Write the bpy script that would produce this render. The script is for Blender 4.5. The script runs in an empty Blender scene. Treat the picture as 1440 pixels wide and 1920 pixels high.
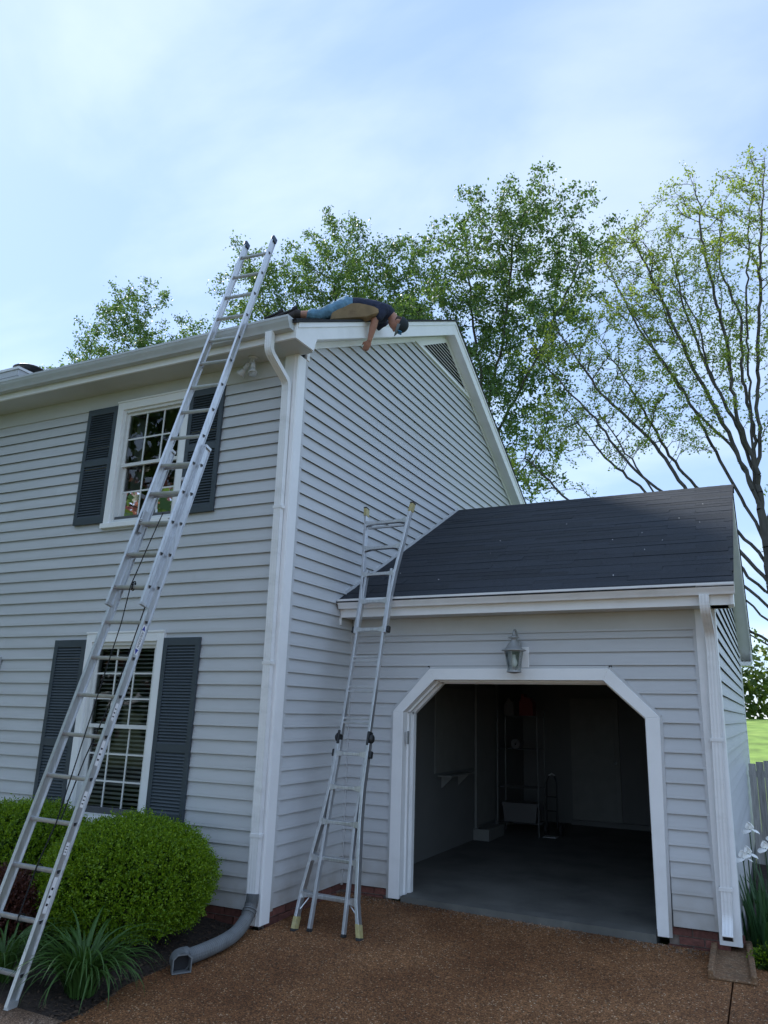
import bpy, bmesh, math, random
import numpy as np
from mathutils import Vector, Matrix, Quaternion, noise
random.seed(11); rng = np.random.default_rng(11)
scene = bpy.context.scene
col = scene.collection
R = math.radians

# ---------------------------------------------------------------- camera
cam_data = bpy.data.cameras.new("camera")
cam = bpy.data.objects.new("camera", cam_data); col.objects.link(cam)
cam_data.sensor_fit = 'HORIZONTAL'; cam_data.sensor_width = 36.0
cam_data.lens = 36.0 * 1411.13 / 1440.0
cam_data.shift_x = -(772.1 - 720.0) / 1440.0
cam_data.shift_y = -(960.0 - 943.8) / 1440.0
cam_data.clip_start = 0.05; cam_data.clip_end = 2000.0
_r = Vector((0.90804, 0.41824, 0.02309)); _u = Vector((0.09143, -0.25169, 0.96348)); _f = Vector((-0.40878, 0.87277, 0.26679))
m = Matrix.Identity(4)
for i in range(3):
    m[i][0] = _r[i]; m[i][1] = _u[i]; m[i][2] = -_f[i]
m.translation = Vector((4.1604, -6.1613, 1.6933))
cam.matrix_world = m
scene.camera = cam

# ---------------------------------------------------------------- sky and sun
SUN_EL = R(42); SUN_AZ = R(-68)          # azimuth from +Y towards +X: behind the house, to the left
world = bpy.data.worlds.new("World"); scene.world = world; world.use_nodes = True
nt = world.node_tree; nt.nodes.clear()
def N(t, **kw):
    n = nt.nodes.new(t)
    for k, v in kw.items(): setattr(n, k, v)
    return n
sky = N('ShaderNodeTexSky', sky_type='NISHITA'); sky.sun_disc = False
sky.sun_elevation = SUN_EL; sky.sun_rotation = SUN_AZ; sky.air_density = 1.0; sky.dust_density = 0.15; sky.ozone_density = 2.0
tc = N('ShaderNodeTexCoord'); sep = N('ShaderNodeSeparateXYZ')
nt.links.new(tc.outputs['Generated'], sep.inputs[0])
addz = N('ShaderNodeMath', operation='ADD'); addz.inputs[1].default_value = 0.28
absz = N('ShaderNodeMath', operation='ABSOLUTE'); nt.links.new(sep.outputs[2], absz.inputs[0]); nt.links.new(absz.outputs[0], addz.inputs[0])
dx = N('ShaderNodeMath', operation='DIVIDE'); dy = N('ShaderNodeMath', operation='DIVIDE')
nt.links.new(sep.outputs[0], dx.inputs[0]); nt.links.new(addz.outputs[0], dx.inputs[1])
nt.links.new(sep.outputs[1], dy.inputs[0]); nt.links.new(addz.outputs[0], dy.inputs[1])
comb = N('ShaderNodeCombineXYZ'); nt.links.new(dx.outputs[0], comb.inputs[0]); nt.links.new(dy.outputs[0], comb.inputs[1])
mapn = N('ShaderNodeMapping'); mapn.inputs['Scale'].default_value = (1.0, 1.7, 1.0); mapn.inputs['Rotation'].default_value = (0, 0, 0.7); mapn.inputs['Location'].default_value = (1.9, 0.6, 0)
nt.links.new(comb.outputs[0], mapn.inputs[0])
cl = N('ShaderNodeTexNoise'); cl.inputs['Scale'].default_value = 1.9; cl.inputs['Detail'].default_value = 7.0; cl.inputs['Roughness'].default_value = 0.5; cl.inputs['Distortion'].default_value = 0.35
nt.links.new(mapn.outputs[0], cl.inputs['Vector'])
ramp = N('ShaderNodeMapRange'); ramp.interpolation_type = 'SMOOTHSTEP'; ramp.inputs[1].default_value = 0.38; ramp.inputs[2].default_value = 0.70
nt.links.new(cl.outputs['Fac'], ramp.inputs[0])
veil = N('ShaderNodeMixRGB'); veil.inputs[1].default_value = (1.65, 2.3, 3.6, 1); veil.inputs[2].default_value = (2.8, 3.3, 3.95, 1)     # hazy blue to white cloud veil
nt.links.new(ramp.outputs[0], veil.inputs[0])
mixc = N('ShaderNodeMixRGB'); mixc.inputs[0].default_value = 0.73
nt.links.new(sky.outputs[0], mixc.inputs[1]); nt.links.new(veil.outputs[0], mixc.inputs[2])
bg = N('ShaderNodeBackground'); bg.inputs['Strength'].default_value = 0.125
nt.links.new(mixc.outputs[0], bg.inputs[0])
wo = N('ShaderNodeOutputWorld'); nt.links.new(bg.outputs[0], wo.inputs[0])

sd = bpy.data.lights.new("sun", 'SUN'); sd.energy = 2.6; sd.angle = R(10); sd.color = (1.0, 0.97, 0.92)
sun = bpy.data.objects.new("sun", sd); col.objects.link(sun)
to_sun = Vector((math.sin(SUN_AZ) * math.cos(SUN_EL), math.cos(SUN_AZ) * math.cos(SUN_EL), math.sin(SUN_EL)))
sun.rotation_euler = to_sun.to_track_quat('Z', 'Y').to_euler()
sun.location = to_sun * 60
scene.view_settings.view_transform = 'Standard'; scene.view_settings.look = 'None'
scene.view_settings.exposure = 1.28; scene.view_settings.gamma = 1.0; scene.view_settings.use_curve_mapping = False
scene.cycles.max_bounces = 8; scene.cycles.diffuse_bounces = 4; scene.cycles.transparent_max_bounces = 12

# ---------------------------------------------------------------- materials
MATS = {}
def mat(name, base=(.5, .5, .5), rough=.6, metal=0.0, var=0.0, vscale=6.0, bump=0.0, bscale=60.0, objvar=0.0, spec=.5,
        stretch=(1, 1, 1), dirt=None, dscale=3.0, damt=.4, base2=None, fleck=None, splash=None):
    m = bpy.data.materials.new(name); m.use_nodes = True; t = m.node_tree; t.nodes.clear()
    L = t.links.new
    def n(ty, **kw):
        x = t.nodes.new(ty)
        for k, v in kw.items(): setattr(x, k, v)
        return x
    out = n('ShaderNodeOutputMaterial'); b = n('ShaderNodeBsdfPrincipled'); L(b.outputs[0], out.inputs[0])
    b.inputs['Roughness'].default_value = rough; b.inputs['Metallic'].default_value = metal
    b.inputs['Specular IOR Level'].default_value = spec
    geo = n('ShaderNodeNewGeometry'); mp = n('ShaderNodeMapping'); mp.inputs['Scale'].default_value = stretch
    L(geo.outputs['Position'], mp.inputs[0])
    c = None
    rgb = n('ShaderNodeRGB'); rgb.outputs[0].default_value = (*base, 1); c = rgb.outputs[0]
    if var or base2:
        nz = n('ShaderNodeTexNoise'); nz.inputs['Scale'].default_value = vscale; nz.inputs['Detail'].default_value = 5; L(mp.outputs[0], nz.inputs['Vector'])
        b2 = base2 or tuple(min(1, x * (1 + var)) for x in base); b1 = base if base2 else tuple(x * (1 - var) for x in base)
        r = n('ShaderNodeValToRGB'); r.color_ramp.elements[0].position = .3; r.color_ramp.elements[1].position = .7
        r.color_ramp.elements[0].color = (*b1, 1); r.color_ramp.elements[1].color = (*b2, 1)
        L(nz.outputs['Fac'], r.inputs[0]); c = r.outputs[0]
    if dirt:
        dz = n('ShaderNodeTexNoise'); dz.inputs['Scale'].default_value = dscale; dz.inputs['Detail'].default_value = 8; dz.inputs['Roughness'].default_value = .65
        L(mp.outputs[0], dz.inputs['Vector'])
        dr = n('ShaderNodeMapRange'); dr.inputs[1].default_value = .5; dr.inputs[2].default_value = .78; dr.inputs[3].default_value = 0; dr.inputs[4].default_value = damt
        L(dz.outputs['Fac'], dr.inputs[0])
        mx = n('ShaderNodeMixRGB'); mx.inputs[2].default_value = (*dirt, 1); L(dr.outputs[0], mx.inputs[0]); L(c, mx.inputs[1]); c = mx.outputs[0]
    if fleck:
        fz = n('ShaderNodeTexVoronoi'); fz.inputs['Scale'].default_value = fleck[1]; L(geo.outputs['Position'], fz.inputs['Vector'])
        sp = n('ShaderNodeSeparateColor'); L(fz.outputs['Color'], sp.inputs[0])
        fr = n('ShaderNodeMapRange'); fr.inputs[1].default_value = fleck[2]; fr.inputs[2].default_value = 1.0; fr.inputs[3].default_value = 0; fr.inputs[4].default_value = fleck[3]
        L(sp.outputs[0], fr.inputs[0])
        mx = n('ShaderNodeMixRGB'); mx.inputs[2].default_value = (*fleck[0], 1); L(fr.outputs[0], mx.inputs[0]); L(c, mx.inputs[1]); c = mx.outputs[0]
    if splash:                                             # rain-splashed soil and algae low on the wall, broken up by noise
        sx = n('ShaderNodeSeparateXYZ'); L(geo.outputs['Position'], sx.inputs[0])
        hz = n('ShaderNodeMapRange'); hz.inputs[1].default_value = splash[1]; hz.inputs[2].default_value = -.02; hz.inputs[3].default_value = 0; hz.inputs[4].default_value = 1; L(sx.outputs[2], hz.inputs[0])
        nz2 = n('ShaderNodeTexNoise'); nz2.inputs['Scale'].default_value = 6; nz2.inputs['Detail'].default_value = 8; L(geo.outputs['Position'], nz2.inputs['Vector'])
        mm = n('ShaderNodeMath', operation='MULTIPLY'); L(hz.outputs[0], mm.inputs[0]); L(nz2.outputs['Fac'], mm.inputs[1])
        mx = n('ShaderNodeMixRGB'); mx.inputs[2].default_value = (*splash[0], 1); L(mm.outputs[0], mx.inputs[0]); L(c, mx.inputs[1]); c = mx.outputs[0]
    if objvar:
        oi = n('ShaderNodeObjectInfo'); mr = n('ShaderNodeMapRange'); mr.inputs[3].default_value = 1 - objvar; mr.inputs[4].default_value = 1 + objvar
        L(oi.outputs['Random'], mr.inputs[0]); mu = n('ShaderNodeVectorMath', operation='SCALE'); L(c, mu.inputs[0]); L(mr.outputs[0], mu.inputs['Scale']); c = mu.outputs[0]
    L(c, b.inputs['Base Color'])
    if bump:
        bz = n('ShaderNodeTexNoise'); bz.inputs['Scale'].default_value = bscale; bz.inputs['Detail'].default_value = 4; L(mp.outputs[0], bz.inputs['Vector'])
        bp = n('ShaderNodeBump'); bp.inputs['Strength'].default_value = bump; bp.inputs['Distance'].default_value = .01
        L(bz.outputs['Fac'], bp.inputs['Height']); L(bp.outputs[0], b.inputs['Normal'])
    MATS[name] = m
    return m

def leafmat(name, c1, c2, trans=.45, rough=.45):
    m = bpy.data.materials.new(name); m.use_nodes = True; t = m.node_tree; t.nodes.clear(); L = t.links.new
    out = t.nodes.new('ShaderNodeOutputMaterial'); geo = t.nodes.new('ShaderNodeNewGeometry')
    r = t.nodes.new('ShaderNodeValToRGB'); r.color_ramp.elements[0].color = (*c1, 1); r.color_ramp.elements[1].color = (*c2, 1)
    L(geo.outputs['Random Per Island'], r.inputs[0])
    p = t.nodes.new('ShaderNodeBsdfPrincipled'); p.inputs['Roughness'].default_value = rough; p.inputs['Specular IOR Level'].default_value = .35
    L(r.outputs[0], p.inputs['Base Color'])
    tr = t.nodes.new('ShaderNodeBsdfTranslucent'); g = t.nodes.new('ShaderNodeMixRGB'); g.blend_type = 'MULTIPLY'; g.inputs[0].default_value = 1; g.inputs[2].default_value = (1.5, 1.35, .7, 1)
    L(r.outputs[0], g.inputs[1]); L(g.outputs[0], tr.inputs[0])
    mx = t.nodes.new('ShaderNodeMixShader'); mx.inputs[0].default_value = trans; L(p.outputs[0], mx.inputs[1]); L(tr.outputs[0], mx.inputs[2]); L(mx.outputs[0], out.inputs[0])
    MATS[name] = m
    return m

def glassmat(name, tint=(.9, .95, .95)):
    m = bpy.data.materials.new(name); m.use_nodes = True; t = m.node_tree; t.nodes.clear(); L = t.links.new
    out = t.nodes.new('ShaderNodeOutputMaterial'); tr = t.nodes.new('ShaderNodeBsdfTransparent'); tr.inputs[0].default_value = (*tint, 1)
    gl = t.nodes.new('ShaderNodeBsdfGlossy'); gl.inputs['Roughness'].default_value = .015
    fr = t.nodes.new('ShaderNodeFresnel'); fr.inputs[0].default_value = 1.7
    mx = t.nodes.new('ShaderNodeMixShader'); L(fr.outputs[0], mx.inputs[0]); L(tr.outputs[0], mx.inputs[1]); L(gl.outputs[0], mx.inputs[2]); L(mx.outputs[0], out.inputs[0])
    MATS[name] = m
    return m

mat('siding', (.562, .577, .592), .5, var=.035, vscale=2.2, bump=.10, bscale=18, stretch=(1.5, 1.5, 14), objvar=.03, dirt=(.38, .39, .385), dscale=1.1, damt=.34, splash=((.30, .26, .21), .55))
mat('trim', (.88, .89, .895), .5, var=.025, vscale=3, dirt=(.42, .42, .38), dscale=2.2, damt=.20, bump=.03, bscale=30)
mat('gutter', (.82, .83, .835), .42, var=.03, vscale=2.5, dirt=(.34, .35, .33), dscale=2.6, damt=.35, stretch=(1, 1, 2.5))
mat('gutter_shaded', (.52, .55, .56), .45, var=.05, vscale=2.5, dirt=(.30, .32, .31), dscale=2.6, damt=.4, stretch=(1, 1, 2.5))  # front-eave shade put into a greyer copy of the gutter paint
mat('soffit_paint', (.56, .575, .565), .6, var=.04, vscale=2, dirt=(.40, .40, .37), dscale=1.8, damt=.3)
mat('vinyl_window', (.72, .73, .72), .4, var=.02)
mat('shutter', (.050, .067, .082), .5, var=.10, vscale=4, bump=.06, bscale=80)
mat('shingle', (.0145, .0195, .028), .85, var=.22, vscale=30, bump=.6, bscale=260, objvar=.26, fleck=((.05, .055, .065), 300.0, .75, .6), dirt=(.030, .034, .042), dscale=1.1, damt=.35)
mat('roof_dark', (.022, .024, .028), .9, bump=.4, bscale=200)
mat('core', (.10, .105, .11), .9)
mat('brick', (.155, .058, .045), .85, var=.25, vscale=25, bump=.5, bscale=90, objvar=.28, dirt=(.07, .04, .035), dscale=14, damt=.5)
mat('mortar', (.21, .17, .145), .95, var=.2, vscale=30, bump=.6, bscale=150)
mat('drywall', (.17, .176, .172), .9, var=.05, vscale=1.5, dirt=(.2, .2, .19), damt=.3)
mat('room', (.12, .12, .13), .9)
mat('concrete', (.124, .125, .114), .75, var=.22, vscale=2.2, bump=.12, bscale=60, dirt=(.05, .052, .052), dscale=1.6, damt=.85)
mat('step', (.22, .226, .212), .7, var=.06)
mat('blind', (.58, .58, .55), .6)
glassmat('glass')
mat('lantern', (.33, .345, .35), .45, metal=.25, var=.06, vscale=20)
mat('bulb', (.85, .85, .82), .25)
glassmat('lantern_glass', (.82, .86, .86))
mat('alu', (.64, .655, .67), .40, metal=.85, var=.10, vscale=9, stretch=(6, 6, .8), bump=.03, bscale=120, dirt=(.30, .31, .32), dscale=7, damt=.45)
mat('alu_dull', (.52, .535, .55), .45, metal=.55, var=.12, vscale=9, dirt=(.25, .26, .26), dscale=8, damt=.5)
mat('rack_metal', (.62, .63, .64), .25, metal=.9)
mat('black_plastic', (.018, .02, .022), .5)
mat('blue_cap', (.035, .06, .11), .5)
mat('rubber', (.03, .03, .032), .8, var=.2)
mat('rope', (.012, .013, .015), .9)
mat('gold_foot', (.42, .36, .16), .45, var=.15, vscale=40, dirt=(.5, .5, .45), dscale=30, damt=.5)
mat('sticker_white', (.82, .83, .84), .35)
mat('sticker_blue', (.02, .04, .33), .35)
mat('sticker_black', (.012, .012, .014), .4)
mat('hose', (.155, .165, .17), .6, var=.14, vscale=10, dirt=(.09, .075, .06), dscale=9, damt=.45)
mat('opening_shade', (.02, .02, .022), .8)
mat('flood', (.52, .53, .52), .4, var=.05)
mat('flood_glass', (.6, .62, .62), .15, metal=.5)
mat('jeans', (.13, .26, .37), .9, var=.28, vscale=14, bump=.3, bscale=60)
mat('shirt', (.022, .030, .062), .9, var=.2, vscale=18, bump=.25, bscale=40)
mat('skin', (.42, .21, .15), .55, var=.08, vscale=30)
mat('boot', (.035, .026, .022), .7, var=.25, vscale=30)
mat('hair', (.05, .03, .02), .8)
mat('cap', (.022, .03, .036), .85, var=.2)
mat('cap_brim', (.18, .22, .25), .8)
mat('cap_blue', (.05, .22, .40), .7)
mat('pad', (.25, .175, .09), .85, var=.22, vscale=7, bump=.2, bscale=40, dirt=(.07, .045, .028), dscale=3.5, damt=.95)  # large dark patches put shading on the cushion into its colour
mat('pad_dark', (.05, .04, .035), .9, var=.2)
mat('bark', (.075, .066, .056), .9, var=.3, vscale=12, bump=.8, bscale=40, stretch=(1, 1, .25))
mat('bark_grey', (.085, .08, .070), .9, var=.3, vscale=12, bump=.7, bscale=40, stretch=(1, 1, .25))
mat('fence_wood', (.36, .35, .335), .9, var=.28, vscale=8, stretch=(6, 6, .5), bump=.4, bscale=50, objvar=.15)
mat('petal', (.90, .90, .87), .6, var=.05)
mat('splash', (.22, .125, .065), .95, var=.35, vscale=45, bump=1.0, bscale=120, fleck=((.38, .28, .18), 95.0, .78, .8), dirt=(.05, .045, .035), dscale=6, damt=.6)
mat('mulch', (.040, .028, .021), .95, var=.5, vscale=35, bump=1.0, bscale=60)
mat('leaf_litter', (.085, .055, .036), .9, var=.3)
mat('grass', (.05, .082, .022), .9, var=.30, vscale=3, bump=.6, bscale=30, dirt=(.09, .14, .03), dscale=1.2, damt=.6)
mat('grass_sunlit', (.17, .27, .045), .95, var=.35, vscale=1.2, bump=.5, bscale=14, dirt=(.26, .34, .08), dscale=.6, damt=.7)  # brighter copy of the grass, sunlight on the hill put into its colour
mat('white_bin', (.11, .11, .11), .5)
mat('red_can', (.15, .015, .015), .4)
mat('box_pale', (.42, .43, .42), .6)
leafmat('leaf_elm', (.052, .118, .038), (.130, .225, .075), .46)
leafmat('leaf_maple', (.15, .24, .04), (.27, .37, .075), .5)
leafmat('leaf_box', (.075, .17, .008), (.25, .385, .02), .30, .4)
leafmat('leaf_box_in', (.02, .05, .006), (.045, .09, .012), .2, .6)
leafmat('leaf_red', (.06, .022, .02), (.12, .045, .03), .3)
leafmat('leaf_lily', (.035, .085, .022), (.085, .175, .04), .3, .35)
leafmat('leaf_iris', (.03, .085, .03), (.05, .12, .045), .25, .4)
leafmat('leaf_far', (.045, .085, .02), (.12, .18, .04), .35)
leafmat('leaf_pink', (.30, .14, .17), (.45, .26, .28), .4)

def aggregate(name, dark, mid, light, wet=(.5, .5, .5), scale=1.0):
    """exposed aggregate: pebbles in a brown matrix"""
    m = bpy.data.materials.new(name); m.use_nodes = True; t = m.node_tree; t.nodes.clear(); L = t.links.new
    def n(ty, **kw):
        x = t.nodes.new(ty)
        for k, v in kw.items(): setattr(x, k, v)
        return x
    out = n('ShaderNodeOutputMaterial'); b = n('ShaderNodeBsdfPrincipled'); L(b.outputs[0], out.inputs[0]); b.inputs['Roughness'].default_value = .8; b.inputs['Specular IOR Level'].default_value = .3
    geo = n('ShaderNodeNewGeometry')
    v = n('ShaderNodeTexVoronoi'); v.inputs['Scale'].default_value = 118 * scale; L(geo.outputs['Position'], v.inputs['Vector'])
    s = n('ShaderNodeSeparateColor'); L(v.outputs['Color'], s.inputs[0])
    r = n('ShaderNodeValToRGB'); e = r.color_ramp.elements
    e[0].position = 0; e[0].color = (*dark, 1); e[1].position = 1; e[1].color = (*light, 1)
    a = e.new(.45); a.color = (*mid, 1); a = e.new(.82); a.color = (mid[0] * 1.5, mid[1] * 1.5, mid[2] * 1.55, 1); a = e.new(.955); a.color = (mid[0] * 1.8, mid[1] * 1.9, mid[2] * 2.0, 1)
    L(s.outputs[0], r.inputs[0])
    # gaps between pebbles
    mr = n('ShaderNodeMapRange'); mr.inputs[1].default_value = .25; mr.inputs[2].default_value = .75; mr.inputs[3].default_value = 1.0; mr.inputs[4].default_value = .55
    L(v.outputs['Distance'], mr.inputs[0])
    mu = n('ShaderNodeVectorMath', operation='SCALE'); L(r.outputs[0], mu.inputs[0]); L(mr.outputs[0], mu.inputs['Scale'])
    # stains with a shape of their own
    z = n('ShaderNodeTexNoise'); z.inputs['Scale'].default_value = 1.1; z.inputs['Detail'].default_value = 6; L(geo.outputs['Position'], z.inputs['Vector'])
    rr = n('ShaderNodeValToRGB'); rr.color_ramp.elements[0].position = .36; rr.color_ramp.elements[1].position = .66
    rr.color_ramp.elements[0].color = (.60, .50, .42, 1); rr.color_ramp.elements[1].color = (1.12, 1.08, 1.05, 1); L(z.outputs['Fac'], rr.inputs[0])
    z2 = n('ShaderNodeTexNoise'); z2.inputs['Scale'].default_value = 22; z2.inputs['Detail'].default_value = 3; L(geo.outputs['Position'], z2.inputs['Vector'])
    r2 = n('ShaderNodeMapRange'); r2.inputs[3].default_value = .55; r2.inputs[4].default_value = 1.45; L(z2.outputs['Fac'], r2.inputs[0])
    m1 = n('ShaderNodeMixRGB'); m1.blend_type = 'MULTIPLY'; m1.inputs[0].default_value = 1; L(mu.outputs[0], m1.inputs[1]); L(rr.outputs[0], m1.inputs[2])
    m2 = n('ShaderNodeVectorMath', operation='SCALE'); L(m1.outputs[0], m2.inputs[0]); L(r2.outputs[0], m2.inputs['Scale'])
    L(m2.outputs[0], b.inputs['Base Color'])
    bp = n('ShaderNodeBump'); bp.invert = True; bp.inputs['Strength'].default_value = .9; bp.inputs['Distance'].default_value = .006
    L(v.outputs['Distance'], bp.inputs['Height']); L(bp.outputs[0], b.inputs['Normal'])
    MATS[name] = m
aggregate('driveway', (.100, .047, .019), (.285, .138, .057), (.85, .72, .52))
aggregate('walk', (.15, .10, .07), (.30, .22, .16), (.65, .58, .5))

# ---------------------------------------------------------------- building helpers
class MB:
    """collects shapes, builds ONE mesh object"""
    def __init__(s): s.v = []; s.f = []
    def add(s, vs, fs):
        o = len(s.v); s.v += [tuple(x) for x in vs]; s.f += [tuple(i + o for i in f) for f in fs]; return s
    def box(s, x0, x1, y0, y1, z0, z1):
        return s.add([(x0, y0, z0), (x1, y0, z0), (x1, y1, z0), (x0, y1, z0), (x0, y0, z1), (x1, y0, z1), (x1, y1, z1), (x0, y1, z1)],
                     [(0, 3, 2, 1), (4, 5, 6, 7), (0, 1, 5, 4), (1, 2, 6, 5), (2, 3, 7, 6), (3, 0, 4, 7)])
    def prism(s, poly, axis, a0, a1):
        """poly: 2-D points in the two other axes (in axis order); extruded along axis"""
        n = len(poly); vs = []
        for a in (a0, a1):
            for (p, q) in poly:
                vs.append((a, p, q) if axis == 'x' else (p, a, q) if axis == 'y' else (p, q, a))
        fs = [tuple(range(n))[::-1], tuple(range(n, 2 * n))] + [(i, (i + 1) % n, n + (i + 1) % n, n + i) for i in range(n)]
        return s.add(vs, fs)
    def obox(s, c, ax, ay, az, hx, hy, hz):
        c = Vector(c); vs = []
        for k in (-1, 1):
            for j, i in ((-1, -1), (-1, 1), (1, 1), (1, -1)):
                vs.append(c + ax * hx * i + ay * hy * j + az * hz * k)
        return s.add(vs, [(0, 3, 2, 1), (4, 5, 6, 7), (0, 1, 5, 4), (1, 2, 6, 5), (2, 3, 7, 6), (3, 0, 4, 7)])
    def sweep(s, prof, pts, up, caps=True, closed=True):
        """2-D profile (a,b) along polyline; a along side = dir x up, b along up"""
        pts = [Vector(p) for p in pts]; n = len(prof); vs = []
        for i, p in enumerate(pts):
            d = (pts[min(i + 1, len(pts) - 1)] - pts[max(i - 1, 0)]).normalized()
            sd_ = d.cross(Vector(up)).normalized(); u_ = sd_.cross(d)
            vs += [p + sd_ * a + u_ * b for a, b in prof]
        fs = []
        for i in range(len(pts) - 1):
            for j in range(n if closed else n - 1):
                k = (j + 1) % n; fs.append((i * n + j, i * n + k, (i + 1) * n + k, (i + 1) * n + j))
        if caps and closed: fs += [tuple(range(n)), tuple(range((len(pts) - 1) * n, len(pts) * n))[::-1]]
        return s.add(vs, fs)
    def tube(s, pts, r, seg=8, caps=True):
        pts = [Vector(p) for p in pts]; rr = r if isinstance(r, (list, tuple)) else [r] * len(pts); vs = []
        up = Vector((0.13, 0.21, 1)).normalized()
        for i, p in enumerate(pts):
            d = (pts[min(i + 1, len(pts) - 1)] - pts[max(i - 1, 0)]).normalized()
            a = d.cross(up)
            if a.length < .05: a = d.cross(Vector((1, 0, 0)))
            a.normalize(); b = a.cross(d)
            vs += [p + (a * math.cos(2 * math.pi * j / seg) + b * math.sin(2 * math.pi * j / seg)) * rr[i] for j in range(seg)]
        fs = [(i * seg + j, i * seg + (j + 1) % seg, (i + 1) * seg + (j + 1) % seg, (i + 1) * seg + j) for i in range(len(pts) - 1) for j in range(seg)]
        if caps: fs += [tuple(range(seg))[::-1], tuple(range((len(pts) - 1) * seg, len(pts) * seg))]
        return s.add(vs, fs)
    def lathe(s, prof, c, seg=16, axis=Vector((0, 0, 1)), cap=True):
        """prof: (radius, height along axis)"""
        c = Vector(c); a = axis.orthogonal().normalized(); b = axis.cross(a); vs = []
        for r, h in prof: vs += [c + axis * h + (a * math.cos(2 * math.pi * j / seg) + b * math.sin(2 * math.pi * j / seg)) * r for j in range(seg)]
        n = len(prof)
        fs = [(i * seg + j, i * seg + (j + 1) % seg, (i + 1) * seg + (j + 1) % seg, (i + 1) * seg + j) for i in range(n - 1) for j in range(seg)]
        if cap: fs += [tuple(range(seg))[::-1], tuple(range((n - 1) * seg, n * seg))]
        return s.add(vs, fs)
    def mesh(s, name, mt, smooth=False):
        me = bpy.data.meshes.new(name); me.from_pydata(s.v, [], s.f); me.update()
        if mt: me.materials.append(MATS[mt])
        if smooth:
            for p in me.polygons: p.use_smooth = True
        return me
    def build(s, name, mt, parent=None, smooth=False, bevel=0.0):
        me = s.mesh(name, mt, smooth)
        bm = bmesh.new(); bm.from_mesh(me); bmesh.ops.recalc_face_normals(bm, faces=bm.faces); bm.to_mesh(me); bm.free()
        o = bpy.data.objects.new(name, me); col.objects.link(o); attach(o, parent)
        if bevel:
            b = o.modifiers.new('bevel', 'BEVEL'); b.width = bevel; b.segments = 2; b.limit_method = 'ANGLE'
        return o
def attach(o, parent):
    if parent is not None:
        o.parent = parent
        if parent.type == 'EMPTY': o.matrix_parent_inverse = Matrix.Translation(-Vector(parent.location))
    return o
def inst(name, me, parent, loc=(0, 0, 0), rot=None, scale=(1, 1, 1)):
    o = bpy.data.objects.new(name, me); col.objects.link(o); attach(o, parent); o.location = loc; o.scale = scale
    if rot is not None:
        if isinstance(rot, Quaternion): o.rotation_mode = 'QUATERNION'; o.rotation_quaternion = rot
        else: o.rotation_euler = rot
    return o
def tag(o, label=None, cat=None, group=None, kind=None):
    if label: o['label'] = label
    if cat: o['category'] = cat
    if group: o['group'] = group
    if kind: o['kind'] = kind
    return o
def thing(name, loc, label, cat, group=None):
    o = bpy.data.objects.new(name, None); col.objects.link(o); o.location = loc; o.empty_display_size = .2
    return tag(o, label, cat, group)
def arrmesh(name, V, F, mt, smooth=False):
    """numpy verts (n,3), faces (m,k)"""
    me = bpy.data.meshes.new(name); k = F.shape[1]
    me.vertices.add(len(V)); me.vertices.foreach_set('co', np.ascontiguousarray(V, dtype=np.float32).ravel())
    me.loops.add(F.size); me.loops.foreach_set('vertex_index', np.ascontiguousarray(F, dtype=np.int32).ravel())
    me.polygons.add(len(F)); me.polygons.foreach_set('loop_start', np.arange(0, F.size, k, dtype=np.int32))
    try: me.polygons.foreach_set('loop_total', np.full(len(F), k, dtype=np.int32))
    except Exception: pass
    me.update(calc_edges=True); me.validate()
    me.materials.append(MATS[mt])
    if smooth: me.polygons.foreach_set('use_smooth', np.ones(len(F), dtype=bool))
    return me
def arrobj(name, V, F, mt, parent=None, smooth=False):
    o = bpy.data.objects.new(name, arrmesh(name, V, F, mt, smooth)); col.objects.link(o); return attach(o, parent)
# ================================================================ the setting
def ground(x, y): return -.085 - .02 * min(max(x, -2), 5) - .035 * (1.23 - max(y, -1.5))
def lerp(a, b, t): return a + (b - a) * t
def sm(t): t = min(1, max(0, t)); return t * t * (3 - 2 * t)
# lawn and rising field behind, one sheet to the horizon
def terrain(x, y):
    z = -.42 + 2.15 * sm((y - 13) / 34.0)
    d = max(abs(x), abs(y))
    if d > 70: z += -.0 * d
    return z + .05 * noise.noise(Vector((x * .15, y * .15, 0)))
axs = [-900, -400, -200, -120, -80, -60] + list(np.arange(-50, 51, 2.5)) + [60, 80, 120, 200, 400, 900]
V = np.array([(x, y, terrain(x, y)) for y in axs for x in axs]); n_ = len(axs)
F = np.array([(j * n_ + i, j * n_ + i + 1, (j + 1) * n_ + i + 1, (j + 1) * n_ + i) for j in range(n_ - 1) for i in range(n_ - 1)])
tag(arrobj('lawn', V, F, 'grass', smooth=True), kind='structure')

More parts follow.
